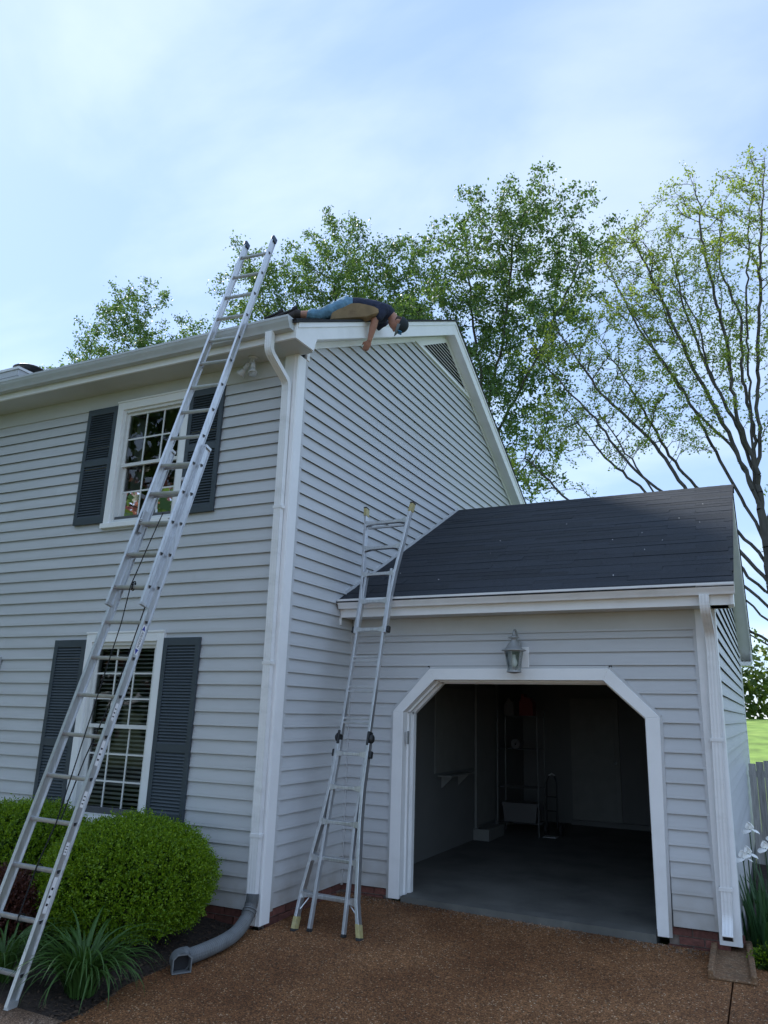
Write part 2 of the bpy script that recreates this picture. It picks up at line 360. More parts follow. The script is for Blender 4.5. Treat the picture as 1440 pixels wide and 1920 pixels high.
fy = list(np.arange(11, 61, 1.5)); fx = list(np.arange(-20, 40, 2.0)); V = np.array([(x, y, terrain(x, y) + .02) for y in fy for x in fx]); n_ = len(fx)
F = np.array([(j * n_ + i, j * n_ + i + 1, (j + 1) * n_ + i + 1, (j + 1) * n_ + i) for j in range(len(fy) - 1) for i in range(n_ - 1)])
tag(arrobj('field', V, F, 'grass_sunlit', smooth=True), kind='structure')
EDGE = [(-16, .06), (-2.2, .06), (-2.07, .054), (-1.57, -.082), (-1.1, -.077), (-.64, -.10), (-.21, -.13), (-.19, .02), (1.215, .02)]
def edge_x(y):
    for (y0, x0), (y1, x1) in zip(EDGE, EDGE[1:]):
        if y0 <= y <= y1: return lerp(x0, x1, (y - y0) / (y1 - y0))
    return EDGE[-1][1]
def slab(name, xl, xr, ys, mt, nx=14, thick=.14, wob=0):
    V, F = [], []; nx += 1
    for y in ys:
        a, b = xl(y), xr(y)
        for i in range(nx):
            x = lerp(a, b, i / (nx - 1)); V.append((x, y, ground(x, y)))
    ny = len(ys); top = len(V)
    V += [(x, y, z - thick) for x, y, z in V]
    q = lambda j, i: j * nx + i
    for j in range(ny - 1):
        for i in range(nx - 1): F.append((q(j, i), q(j, i + 1), q(j + 1, i + 1), q(j + 1, i)))
    for j in range(ny - 1):
        for i in (0, nx - 1): F.append((q(j, i), q(j + 1, i), top + q(j + 1, i), top + q(j, i)))
    for i in range(nx - 1):
        for j in (0, ny - 1): F.append((q(j, i), q(j, i + 1), top + q(j, i + 1), top + q(j, i)))
    mb = MB(); mb.add(V, F); o = mb.build(name, mt); return tag(o, kind='structure')
ysA = sorted(set([-16, -12, -8, -5, -3.5, -2.6, -2.2, -2.07, -1.57, -1.1, -.64, -.21, -.19, .1, .4, .8, 1.215]))
slab('driveway', edge_x, lambda y: 3.712, ysA, 'driveway')
slab('driveway', lambda y: 3.724, lambda y: 9.0, [-16, -12, -8, -5, -2, -1, 0, .6, 1.05], 'driveway', nx=8)
slab('walkway', lambda y: -9.0, lambda y: .048, [-3.5, -3.1, -2.8, -2.235], 'walk', nx=10)
# bare soil strip and mulch bed
def bedmesh(name, x0, x1, y0, y1, nx, ny, zf, mt):
    V = np.array([(lerp(x0, x1, i / nx), lerp(y0, y1, j / ny), 0.) for j in range(ny + 1) for i in range(nx + 1)])
    for v in V: v[2] = zf(v[0], v[1])
    F = np.array([(j * (nx + 1) + i, j * (nx + 1) + i + 1, (j + 1) * (nx + 1) + i + 1, (j + 1) * (nx + 1) + i) for j in range(ny) for i in range(nx)])
    return tag(arrobj(name, V, F, mt, smooth=True), kind='structure')
def bed_z(x, y):
    d = edge_x(y) - x
    if y < -2.226: return ground(x, y) - .02
    return ground(x, y) - .035 + .05 * sm(d / .6) + .022 * noise.noise(Vector((x * 5, y * 5, 2))) + .012 * noise.noise(Vector((x * 17, y * 17, 7)))
bedmesh('mulch_bed', -9, .10, -2.29, -.14, 180, 66, bed_z, 'mulch')
bedmesh('side_bed', 3.80, 6.5, 1.02, 5.95, 40, 60, lambda x, y: -.20 + .03 * noise.noise(Vector((x * 5, y * 5, 1))), 'mulch')

# ================================================================ the house
E_ = .127
YF, GX, GY, RX = -.15, 0.0, 1.23, 3.75      # siding planes: front, gable, garage front, garage side
house = thing('house', (0, 0, 0), 'grey vinyl sided two storey house with white trim and attached one car garage', 'house')

# main roof profile (y, z of the shingle surface)
APY, APZ, SF, SB = 3.73, 7.65, .517, .545
def mroof(y): return APZ - (APY - y) * SF if y < APY else APZ - (y - APY) * SB
def groof(y): return 2.81 + .536 * (y - .84) if y < 4.41 else 2.81 + .536 * 3.57 - .536 * (y - 4.41)

# ---- wall cores
W1 = (-2.454, -1.381, 3.63, 5.09)     # upper window, outer casing x0 x1 z0 z1
W2 = (-2.454, -1.381, .60, 2.42)
front = MB()
for (x0, x1, z0, z1) in ((-12, -2.37, -.003, 5.26), (-1.46, -.03, -.003, 5.26), (-2.37, -1.46, -.003, .70), (-2.37, -1.46, 2.33, 3.72), (-2.37, -1.46, 5.0, 5.26)):
    front.box(x0, x1, YF + .001, YF + .12, z0, z1)
front_wall = front.build('front_wall', 'core', house)
gable_wall = MB().prism([(YF + .13, -.003), (7.6, -.003), (7.6, 5.40), (3.73, 7.40), (YF + .13, 5.40)], 'x', -.12, -.001).build('gable_wall', 'core', house)
MB().box(-12, 0, 7.48, 7.6, -.4, 5.4).build('back_wall', 'core', house)
gf = MB()
gf.prism([(.0, -.003), (.66, -.003), (.66, 1.70), (1.03, 2.035), (2.75, 2.035), (3.13, 1.70), (3.13, -.003), (3.749, -.003), (3.749, 2.75), (.0, 2.75)], 'y', GY + .001, GY + .20)
garage_front = gf.build('garage_front_wall', 'core', house)
garage_side = MB().prism([(GY + .2, -.3), (7.62, -.3), (7.62, 2.62), (4.41, 4.50), (GY + .2, 2.75)], 'x', RX - .12, RX - .001).build('garage_side_wall', 'core', house)

# ---- siding: every course is a board of its own
def siding(parent, axis, plane, out, ks, fn):
    for k in ks:
        z0, z1 = k * E_, (k + 1) * E_
        I0, I1 = fn(z0 + .0005), fn(z1 - .0005)
        for (a0, a1), (b0, b1) in zip(I0, I1):
            if max(a1 - a0, b1 - b0) < .03: continue
            if b1 < b0: b0 = b1 = (b0 + b1) / 2
            lo_, hi_ = max(a0, b0, -5.0) + .6, min(a1, b1) - .6; pieces = [((a0, a1), (b0, b1), 0)]
            if hi_ - lo_ > .8 and random.random() < .45:                 # lapped butt joint
                m_ = random.uniform(lo_, hi_); pieces = [((a0, m_ + .012), (b0, m_ + .012), .0013), ((m_, a1), (m_, b1), 0)]
            for (a0, a1), (b0, b1), lap in pieces: board(parent, axis, plane, out, z0, z1, a0, a1, b0, b1, lap)
def board(parent, axis, plane, out, z0, z1, a0, a1, b0, b1, lap):
            w = random.uniform(-.0012, .0012) + lap
            nseg = max(1, int((a1 - a0) / .9)); mb = MB(); prev = None; vs = []; fs = []
            for s in range(nseg + 1):
                t = s / nseg; j = random.uniform(-.0011, .0011) if 0 < s < nseg else 0
                for (o, zz, aa) in ((.0208, z0 + .030, lerp(a0, a1, t)), (.0224, z0 + .0002 + j, lerp(a0, a1, t)), (.0242 + w, z0 + j, lerp(a0, a1, t)), (.0228 + w, z0 + .012 + j, lerp(a0, a1, t)), (.0025, z1 + .004, lerp(b0, b1, t))):
                    vs.append((plane + out * o, aa, zz) if axis == 'x' else (aa, plane + out * o, zz))
            for s in range(nseg):
                for i in range(4): fs.append((s * 5 + i, s * 5 + i + 1, s * 5 + 5 + i + 1, s * 5 + 5 + i))
            mb.add(vs, fs).build('siding_board', 'siding', parent)
def f_front(z):
    if 3.6832 < z < 5.2: return [(-12, W1[0] + .03), (W1[1] - .03, -.13)]
    if .6352 < z < 2.4128: return [(-12, W2[0] + .03), (W2[1] - .03, -.13)]
    return [(-12, -.13)]
siding(front_wall, 'y', YF, -1, range(0, 40), f_front)
def f_gable(z):
    y0 = max(-.03, .13 + (z - 5.474) / .517); y1 = min(7.6, 7.087 - (z - 5.536) / .556)
    if z < 2.924: y1 = GY
    elif z < 4.70: y1 = 1.053 + (z - 2.924) / .536 - .01
    return [(y0, y1)]
siding(gable_wall, 'x', GX, 1, range(0, 54), f_gable)
def f_garage(z):
    if z < 1.70: return [(.03, .55), (3.245, 3.60)]
    if z < 2.135:
        t = (z - 1.70) / .43; return [(.03, lerp(.55, .955, t)), (lerp(3.245, 2.81, t), 3.60)]
    return [(.03, 3.60)]
siding(garage_front, 'y', GY, -1, range(0, 16), f_garage)
siding(garage_front, 'y', GY, -1, [16], lambda z: [(.03, .93), (2.83, 3.60)])
siding(garage_front, 'y', GY, -1, range(17, 20), f_garage)
def f_side(z):
    y0, y1 = GY + .1, 7.60
    if z > 2.6: y0 = max(y0, .84 + (z + .17 - 2.81) / .536); y1 = min(y1, 8.0 - (z + .17 - 2.81) / .536)
    return [(y0, y1)]
siding(garage_side, 'x', RX, 1, range(0, 35), f_side)

# ---- corner posts and inside corner
cp = MB().box(-.135, .025, -.2, -.05, -.105, 5.262); cp.box(-.02, -.008, -.204, -.2, -.105, 5.262); cp.box(.025, .029, -.185, -.175, -.105, 5.262)
cp.build('corner_post', 'trim', house, bevel=.003)
MB().box(.0, .022, -.05, -.005, -.02, 5.48).build('corner_channel', 'siding', house)
MB().box(0, .028, 1.2, 1.232, -.02, 2.52).build('inside_corner_strip', 'siding', house, bevel=.002)
g2 = MB().box(3.60, 3.775, 1.203, 1.34, -.093, 2.66); g2.build('corner_post', 'trim', house, bevel=.003)
MB().box(3.574, 3.6, 1.207, 1.235, 0, 2.49).build('corner_channel', 'siding', house)
MB().box(3.745, 3.775, 7.52, 7.64, -.1, 2.75).build('corner_post', 'trim', house)

# ---- main roof, eaves, rakes
def roof_slab(name, prof, th, x0, x1, mt):
    lo = [(y, z - th) for y, z in prof][::-1]
    return MB().prism(prof + lo, 'x', x0, x1).build(name, mt, house)
main_roof = roof_slab('main_roof', [(-.56, mroof(-.56)), (APY, APZ), (8.05, mroof(8.05))], .03, -12.2, .225, 'roof_dark')
# starter rows at the front eave of the main roof (all that could ever show)
sh_me = MB().prism([(0, 0), (.155, .004), (.155, .009), (0, .0105)], 'x', 0, .905).mesh('shingle', 'shingle')
def shingle_rows(parent, zfun, slope, y0, x0, x1, rows, drop=0):
    c = math.sqrt(1 + slope * slope); ang = math.atan(slope)
    for r in range(rows):
        y = y0 + r * E_ / c; z = zfun(y) + .001
        xx = x0 - ((r * .31) % .914)
        while xx < x1 - .02:
            a, b = max(xx, x0), min(xx + .914, x1)
            if b - a > .03: inst('shingle', sh_me, parent, (a, y + random.uniform(-.002, .002), z), (ang, 0, 0), ((b - a - .003) / .905, 1, random.uniform(.85, 1.25)))
            xx += .914
shingle_rows(main_roof, mroof, SF, -.565, -5.8, .225, 4)
# front fascia, soffit, frieze
MB().box(-12.2, .2, -.52, -.495, 5.26, mroof(-.5) - .035).build('fascia', 'trim', house)
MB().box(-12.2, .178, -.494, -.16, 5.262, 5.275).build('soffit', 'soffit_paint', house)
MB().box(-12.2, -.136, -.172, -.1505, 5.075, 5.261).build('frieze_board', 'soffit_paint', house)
# rake boards: front and back slope, with the boxed return at the eave
def rake(name, pts, x0, x1): return MB().prism(pts, 'x', x0, x1).build(name, 'trim', house)
RB = .228
def rk(y): return mroof(y) - .032
rake('rake_board', [(-.522, rk(-.522)), (-.522, 5.256), (-.187, 5.268), (-.14, rk(-.14) - RB + .03), (APY, rk(APY) - RB), (APY, rk(APY))], .18, .202)
rake('rake_board', [(APY + .001, rk(APY)), (APY + .001, rk(APY) - RB), (8.0, rk(8.0) - RB), (8.0, rk(8.0))], .18, .202)
rake('rake_moulding', [(-.50, rk(-.50)), (-.50, rk(-.5) - .055), (APY, rk(APY) - .055), (APY, rk(APY))], .2025, .213)
rake('rake_moulding', [(APY + .001, rk(APY)), (APY + .001, rk(APY) - .055), (8.0, rk(8) - .055), (8.0, rk(8))], .2025, .213)
so = lambda y: rk(y) - RB + .02
rake('rake_soffit', [(-.13, so(-.13) + .012), (-.13, so(-.13)), (APY, so(APY)), (8.0, so(8.0)), (8.0, so(8.0) + .012), (APY, so(APY) + .012)], .002, .179)
rake('return_end', [(-.49, 5.28), (-.16, 5.28), (-.135, 5.46), (-.49, mroof(-.49) - .07)], -.02, .179)
# trim strip between rake soffit and siding
ls = lambda y: 5.474 + .517 * (y - .13); rs = lambda y: 5.536 - .556 * (y - 7.087)
rake('gable_frieze', [(-.05, so(-.05) + .002), (-.05, 5.262), (.0, 5.262), (.0, ls(.0)), (3.745, ls(3.745)), (3.745, so(3.74) + .002)], .0225, .034)
rake('gable_frieze', [(3.746, so(3.75)), (3.746, rs(3.75) - .02), (7.6, rs(7.6) - .02), (7.6, so(7.6))], .0225, .034)
rake('gable_backing', [(-.02, 5.27), (.2, 5.4), (3.74, 7.3), (7.5, 5.4), (7.5, 5.6), (3.74, 7.42), (-.02, 5.50)], .0005, .003)

# gable vent: frame, dark sheet painting the shade inside, slats
vent = MB().prism([(2.72, 6.84), (4.86, 6.84), (3.76, 7.385)], 'x', .0032, .006).build('gable_vent', 'roof_dark', house)
vf = MB()
vf.prism([(2.62, 6.775), (4.95, 6.775), (4.88, 6.80), (2.70, 6.80)], 'x', .019, .05)
vf.prism([(2.70, 6.801), (4.88, 6.801), (4.83, 6.84), (2.77, 6.84)], 'x', .012, .035)
vf.build('vent_frame', 'trim', vent)
for s in range(2):
    a = [(2.70, 6.80), (3.76, 7.36), (3.76, 7.30), (2.83, 6.80)] if s == 0 else [(4.90, 6.80), (3.762, 7.40), (3.762, 7.33), (4.77, 6.80)]
    MB().prism(a, 'x', .030, .044).build('vent_frame', 'trim', vent)
for i in range(9):
    z = 6.862 + i * .056; h = (7.385 - z) / .53; y0, y1 = 3.76 - h * .99, 3.76 + h * .99
    if y1 - y0 < .1: continue
    MB().add([(.034, y0, z - .012), (.034, y1, z - .012), (.010, y1, z + .016), (.010, y0, z + .016), (.036, y0, z - .005), (.036, y1, z - .005), (.012, y1, z + .023), (.012, y0, z + .023)],
             [(0, 1, 2, 3), (4, 5, 6, 7), (0, 1, 5, 4), (2, 3, 7, 6), (1, 2, 6, 5), (3, 0, 4, 7)]).build('vent_slat', 'trim', vent)

# K-style gutters
def kgutter(x0, x1, yf, zt, h, d, name='gutter', gm='gutter'):
    p = [(yf, zt), (yf - .004, zt - h), (yf - d * .62, zt - h), (yf - d * .70, zt - h * .80), (yf - d * .90, zt - h * .45), (yf - d * .97, zt - h * .22), (yf - d, zt - h * .20), (yf - d, zt), (yf - d + .014, zt), (yf - d + .014, zt - .012), (yf - d + .005, zt - .012),
         (yf - d * .93, zt - h * .25), (yf - d * .86, zt - h * .43), (yf - d * .66, zt - h * .78), (yf - d * .59, zt - h + .004), (yf - .008, zt - h + .004), (yf - .004, zt)]
    g = MB(); vs = []; n = len(p)
    for x in (x0, x1): vs += [(x, a, b) for a, b in p]
    g.add(vs, [(i, (i + 1) % n, n + (i + 1) % n, n + i) for i in range(n)])
    o = g.build(name, gm, house)
    for x in (x0, x1):
        MB().prism(p[:8], 'x', x - .0015, x + .0015).build('end_cap', gm, o)
    return o
g_main = kgutter(-12.2, .172, -.521, 5.458, .125, .125, gm='gutter_shaded')
for x in np.arange(-11.5, 0, .8): MB().box(x - .012, x + .012, -.64, -.523, 5.440, 5.446).build('gutter_hanger', 'gutter', g_main)
# corrugated rectangular downspouts
def ds_prof(w, d, ribs=3):
    pr = []
    n = ribs * 2 + 1
    for i in range(n): pr.append((-w / 2 + w * i / (n - 1), d / 2 - (.0024 if i % 2 else 0)))
    for i in range(n): pr.append((w / 2 - w * i / (n - 1), -d / 2 + (.0024 if i % 2 else 0)))
    return pr
def downspout(path, w, d, straps, up):
    o = MB().sweep(ds_prof(w, d), path, up).build('downspout', 'gutter', house)
    for (x, y, z) in straps:
        b = MB().box(x - w / 2 - .012, x + w / 2 + .012, y - d / 2 - .0035, y + d / 2, z - .014, z + .014); b.build('strap', 'gutter', o)
    return o
def curve(pts, n=5):
    """round the corners of a polyline"""
    P = [Vector(p) for p in pts]; out = [P[0]]
    for a, b, c in zip(P, P[1:], P[2:]):
        r = min((b - a).length, (c - b).length, .12) * .48; p0 = b + (a - b).normalized() * r; p1 = b + (c - b).normalized() * r
        for i in range(n + 1):
            t = i / n; out.append(p0 * (1 - t) ** 2 + b * 2 * t * (1 - t) + p1 * t * t)
    return out + [P[-1]]
downspout(curve([(-.065, -.59, 5.335), (-.065, -.585, 5.13), (-.06, -.255, 4.93), (-.06, -.245, 4.6), (-.03, -.245, .115)]), .078, .055, [(-.052, -.245, 3.6), (-.043, -.245, 2.1), (-.034, -.245, .62)], (0, -1, .0))
kg = kgutter(.035, 3.965, .918, 2.838, .098, .10)
downspout(curve([(3.715, .875, 2.742), (3.715, .875, 2.62), (3.722, 1.14, 2.44), (3.725, 1.163, 2.3), (3.678, 1.163, .11), (3.676, 1.055, -.005)]), .082, .058, [(3.706, 1.163, 1.52), (3.682, 1.163, .34)], (0, -1, .0))

nz = MB(); q_ = Vector((3.676, 1.055, -.005)); dq = Vector((0, -.69, -.72)).normalized(); uq = Vector((1, 0, 0)).cross(dq)
nz.obox(q_ - dq * .004, Vector((1, 0, 0)), uq, dq, .043, .031, .007); nz.build('outlet_rim', 'gutter', house, bevel=.003)
MB().obox(q_ + dq * .0035, Vector((1, 0, 0)), uq, dq, .036, .024, .001).build('outlet_shade', 'opening_shade', house)  # dark plate stands in for the shaded inside of the spout

# ---- garage roof
garage_roof = roof_slab('garage_roof', [(.86, groof(.86)), (4.41, groof(4.41)), (7.98, groof(7.98))], .03, .002, 3.962, 'roof_dark')
shingle_rows(garage_roof, groof, .536, .822, .004, 3.968, 32)
cap_me = MB().prism([(-.14, -.075), (0, 0), (.14, -.075), (.14, -.068), (0, .010), (-.14, -.068)], 'x', 0, .17).mesh('ridge_cap', 'shingle')
for i in range(24): inst('ridge_cap', cap_me, garage_roof, (.01 + i * .165, 4.41, groof(4.41) + .008), (0, R(1.6), 0))
# step flashing / siding channel where the roof meets the gable wall
fl = MB(); a = Vector((.012, 1.04, groof(1.04) + .006)); b = Vector((.012, 4.42, groof(4.41) + .012)); d_ = (b - a).normalized(); nn = Vector((1, 0, 0)).cross(d_)
fl.obox((a + b) / 2 + nn * .022, d_, Vector((1, 0, 0)), nn, (b - a).length / 2, .011, .020)
fl.build('wall_flashing', 'siding', house)
# garage fascia, soffit, frieze
MB().box(.03, 3.93, .919, .944, 2.655, groof(.93) - .034).build('fascia', 'trim', house)
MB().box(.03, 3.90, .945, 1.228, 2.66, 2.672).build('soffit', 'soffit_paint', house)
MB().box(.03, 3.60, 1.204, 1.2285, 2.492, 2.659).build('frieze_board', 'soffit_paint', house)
MB().box(.03, 3.60, 1.2, 1.2035, 2.478, 2.496).build('frieze_channel', 'siding', house)
MB().box(.006, .029, .93, .95, 2.58, 2.78).build('fascia_end', 'trim', house)
gk = lambda y: groof(y) - .032
GB = .19
MB().prism([(.90, gk(.90)), (.90, 2.655), (1.16, 2.66), (1.22, gk(1.22) - GB), (4.41, gk(4.41) - GB), (7.6, gk(7.6) - GB), (7.66, 2.60), (7.95, 2.60), (7.95, gk(7.95)), (4.41, gk(4.41))], 'x', 3.925, 3.948).build('rake_board', 'trim', house)
MB().prism([(.95, 2.66), (1.2, 2.66), (4.41, gk(4.41) - GB + .02), (7.6, gk(7.6) - GB + .02), (7.9, 2.62), (7.9, 2.632), (4.41, gk(4.41) - GB + .032), (1.2, 2.69), (.95, 2.69)], 'x', 3.752, 3.924).build('rake_soffit', 'trim', house)
MB().box(3.752, 3.924, 7.6, 7.95, 2.55, 2.615).build('return_end', 'trim', house)
MB().box(.0, 3.93, 7.93, 7.95, 2.62, 2.76).build('fascia', 'trim', house)

# ---- garage opening: casing, jambs, floor, room
dc = lambda poly: MB().prism(poly, 'y', 1.188, 1.232).build('door_casing', 'trim', house, bevel=.004)
O = [(.559, -.08), (.559, 1.697), (.966, 2.129), (2.801, 2.129), (3.238, 1.697), (3.205, -.09)]
I = [(.677, -.08), (.677, 1.69), (1.022, 2.018), (2.747, 2.018), (3.111, 1.687), (3.111, -.09)]
for i in range(5):
    a, b, c, d = O[i], O[i + 1], I[i + 1], I[i]
    dc([a, b, c, d])
jc = MB()
for i in range(5):
    a, b = Vector((O[i][0], 0, O[i][1])), Vector((O[i + 1][0], 0, O[i + 1][1])); d = (b - a).normalized(); nrm = Vector((-d.z, 0, d.x))
    jc.add([a + Vector((0, 1.2, 0)), b + Vector((0, 1.2, 0)), b + nrm * .026 + Vector((0, 1.2, 0)), a + nrm * .026 + Vector((0, 1.2, 0)), a + Vector((0, 1.23, 0)), b + Vector((0, 1.23, 0)), b + nrm * .026 + Vector((0, 1.23, 0)), a + nrm * .026 + Vector((0, 1.23, 0))],
           [(0, 1, 2, 3), (4, 5, 6, 7), (0, 1, 5, 4), (2, 3, 7, 6), (1, 2, 6, 5), (3, 0, 4, 7)])
jc.build('casing_channel', 'siding', house)
jb = MB()
J = I
for i in range(5):
    a, b = Vector((J[i][0], 0, J[i][1] if i else -.06)), Vector((J[i + 1][0], 0, J[i + 1][1] if i < 4 else -.06)); d = (b - a).normalized(); nrm = Vector((d.z, 0, -d.x))
    for (y0, y1, t0, t1) in ((1.233, 1.46, -.04, .0), (1.30, 1.34, .0, .018), (1.40, 1.46, .0, .03)):
        P = [a + nrm * t0, b + nrm * t0, b + nrm * t1, a + nrm * t1]
        jb.add([p + Vector((0, y0, 0)) for p in P] + [p + Vector((0, y1, 0)) for p in P], [(0, 1, 2, 3), (4, 5, 6, 7), (0, 1, 5, 4), (2, 3, 7, 6), (1, 2, 6, 5), (3, 0, 4, 7)])
jb.build('door_jamb', 'trim', house)
MB().box(.712, .724, 1.215, 1.25, 1.37, 1.50).build('door_sensor', 'lantern', house, bevel=.004)
gfm = MB(); gfm.add([(.03, 1.432, -.052), (3.6, 1.432, -.078), (3.6, 7.45, -.06), (.03, 7.45, -.05)], [(0, 1, 2, 3)])
gfm.add([(.70, 1.185, -.048), (3.10, 1.185, -.080), (3.10, 1.4325, -.0745), (.70, 1.4325, -.0570), (.70, 1.185, -.3), (3.10, 1.185, -.3), (3.10, 1.4325, -.3), (.70, 1.4325, -.3)], [(0, 1, 2, 3), (0, 1, 5, 4), (1, 2, 6, 5), (2, 3, 7, 6), (3, 0, 4, 7)])
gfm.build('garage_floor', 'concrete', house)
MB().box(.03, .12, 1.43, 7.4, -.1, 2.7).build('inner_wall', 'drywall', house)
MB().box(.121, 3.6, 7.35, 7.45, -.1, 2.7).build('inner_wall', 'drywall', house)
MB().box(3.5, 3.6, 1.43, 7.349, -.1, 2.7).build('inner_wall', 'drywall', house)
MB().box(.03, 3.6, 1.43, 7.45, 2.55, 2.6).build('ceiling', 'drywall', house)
# door and curb inside
bd = MB().box(.98, 1.79, 7.31, 7.349, 0, 1.98).build('inner_door', 'step', house)
for (x0, x1, z0, z1) in ((1.06, 1.34, .15, .85), (1.43, 1.71, .15, .85), (1.06, 1.34, 1.0, 1.82), (1.43, 1.71, 1.0, 1.82)): MB().box(x0, x1, 7.303, 7.3095, z0, z1).build('door_panel', 'step', bd, bevel=.004)
MB().lathe([(.008, 0), (.008, .03), (.028, .04), (.03, .055), (.018, .07)], (1.73, 7.309, .95), 12, Vector((0, -1, 0))).build('knob', 'lantern', bd, smooth=True)
MB().box(.97, 3.5, 7.22, 7.30, -.1, .02).build('back_curb', 'drywall', house)
sd_door = MB().box(.121, .15, 4.95, 5.80, .13, 2.10).build('inner_door', 'step', house)
for y in (4.86, 5.80): MB().box(.121, .155, y, y + .085, .0, 2.19).build('door_frame', 'step', sd_door)
MB().box(.121, .36, 4.80, 5.5, -.06, .10).build('step_block', 'step', house, bevel=.006)
pb = MB().box(.121, .135, 3.34, 4.78, .93, 2.02); pb.build('wall_panel', 'step', house)

# ---- brick plinth, brick by brick
bk = MB().box(0, .195, 0, .02, 0, .056); bk_me = bk.mesh('brick', 'brick')
pl1 = MB().box(-.05, -.006, -.1, 1.23, -.40, -.004).build('plinth', 'mortar', house)
pl2 = MB().box(-.05, .56, 1.242, 1.30, -.40, -.004).build('plinth', 'mortar', house)
pl3 = MB().box(3.2, 3.62, 1.242, 1.30, -.40, -.004).build('plinth', 'mortar', house)
pl0 = MB().box(-9, -.14, YF + .012, YF + .06, -.4, -.004).build('plinth', 'mortar', house)
for r in range(4):
    z = -.066 - r * .067; off = .1025 * (r % 2)
    for i in range(8):
        y = -.19 + off + i * .205 - .0
        if y + .195 < 1.245: inst('brick', bk_me, pl1, (.012, y, z + random.uniform(-.001, .001)), (0, 0, R(90)))
    for i in range(7): inst('brick', bk_me, pl0, (-1.55 + off + i * .205 - .06, YF - .004, z), (0, 0, 0))
    for i in range(4):
        x = -.02 + off + i * .205
        if x + .195 < .60: inst('brick', bk_me, pl2, (x, 1.226, z), (0, 0, 0))
    for i in range(3):
        x = 3.19 + off * .9 + i * .205
        if x + .195 < 3.80: inst('brick', bk_me, pl3, (x, 1.226, z), (0, 0, 0))

# ---- windows
def window(W, rows, blinds, curtain):
    x0, x1, z0, z1 = W; yo = YF - .045
    cw = .085
    w = MB()                                             # outer casing
    w.box(x0, x0 + cw, yo, YF, z0, z1); w.box(x1 - cw, x1, yo, YF, z0, z1); w.box(x0 + cw, x1 - cw, yo, YF, z1 - .09, z1)
    root = w.build('window', 'trim', house, bevel=.004)
    MB().box(x0 - .02, x1 + .02, yo - .02, YF, z0 - .045, z0 + .012).build('sill', 'trim', root, bevel=.004)
    MB().box(x0 - .005, x1 + .005, yo - .008, yo + .01, z1 + .001, z1 + .02).build('head_cap', 'trim', root)
    a, b, c, d = x0 + cw, x1 - cw, z0 + .012, z1 - .09
    fr = MB(); t = .035
    fr.box(a, a + t, YF - .022, YF + .10, c, d); fr.box(b - t, b, YF - .022, YF + .10, c, d); fr.box(a + t, b - t, YF - .022, YF + .10, d - t, d); fr.box(a + t, b - t, YF - .022, YF + .10, c, c + t)
    fr.build('frame', 'vinyl_window', root, bevel=.003)
    a += t; b -= t; c += t; d -= t; mid = (c + d) / 2 + .01
    for (s0, s1, yy) in ((mid - .02, d, YF + .010), (c, mid + .02, YF + .045)):     # upper sash outside, lower inside
        s = MB(); r = .032
        s.box(a, a + r, yy, yy + .03, s0, s1); s.box(b - r, b, yy, yy + .03, s0, s1); s.box(a + r, b - r, yy, yy + .03, s0, s0 + r + .006); s.box(a + r, b - r, yy, yy + .03, s1 - r, s1)
        sash = s.build('sash', 'vinyl_window', root)
        ga, gb, gc, gd = a + r, b - r, s0 + r + .006, s1 - r
        for i in range(3):
            for j in range(rows):
                xa, xb = lerp(ga, gb, i / 3), lerp(ga, gb, (i + 1) / 3); za, zb = lerp(gc, gd, j / rows), lerp(gc, gd, (j + 1) / rows)
                MB().add([(xa, yy + .013, za), (xb, yy + .013, za), (xb, yy + .013, zb), (xa, yy + .013, zb)], [(0, 1, 2, 3)]).build('pane', 'glass', root)
        mw = .009
        for i in (1, 2): MB().box(lerp(ga, gb, i / 3) - mw, lerp(ga, gb, i / 3) + mw, yy + .008, yy + .020, gc, gd).build('muntin', 'vinyl_window', root)
        for j in range(1, rows):
            for i in range(3):
                MB().box(lerp(ga, gb, i / 3) + (mw if i else 0), lerp(ga, gb, (i + 1) / 3) - (mw if i < 2 else 0), yy + .0085, yy + .0195, lerp(gc, gd, j / rows) - mw, lerp(gc, gd, j / rows) + mw).build('muntin', 'vinyl_window', root)
    # the room behind
    rm = MB(); X0, X1, Y0, Y1, Z0, Z1 = x0 - .8, x1 + .8, YF + .122, 2.3, z0 - .6, z1 + .15
    rm.add([(X0, Y0, Z0), (X1, Y0, Z0), (X1, Y1, Z0), (X0, Y1, Z0), (X0, Y0, Z1), (X1, Y0, Z1), (X1, Y1, Z1), (X0, Y1, Z1)], [(0, 1, 2, 3), (4, 5, 6, 7), (1, 2, 6, 5), (2, 3, 7, 6), (3, 0, 4, 7)])
    rm.build('room', 'room', root)
    if blinds:
        bl = MB(); z = c
        while z < d:
            bl.add([(a, YF + .098, z), (b, YF + .098, z), (b, YF + .140, z + .016), (a, YF + .140, z + .016)], [(0, 1, 2, 3)]); z += .043
        tag(bl.build('blind_slats', 'blind', root), kind='stuff')
    if curtain:
        for (xa, xb) in ((a + .01, a + .17), (b - .17, b - .01)):
            cu = MB(); n = 14; vs = []
            for i in range(n + 1):
                x = lerp(xa, xb, i / n); y = YF + .16 + .02 * math.sin(i * 2.2); vs += [(x, y, c), (x, y, d)]
            cu.add(vs, [(2 * i, 2 * i + 2, 2 * i + 3, 2 * i + 1) for i in range(n)]).build('curtain', 'drywall', root)
    return root
win1 = window(W1, 2, False, True)
win2 = window(W2, 3, True, False)

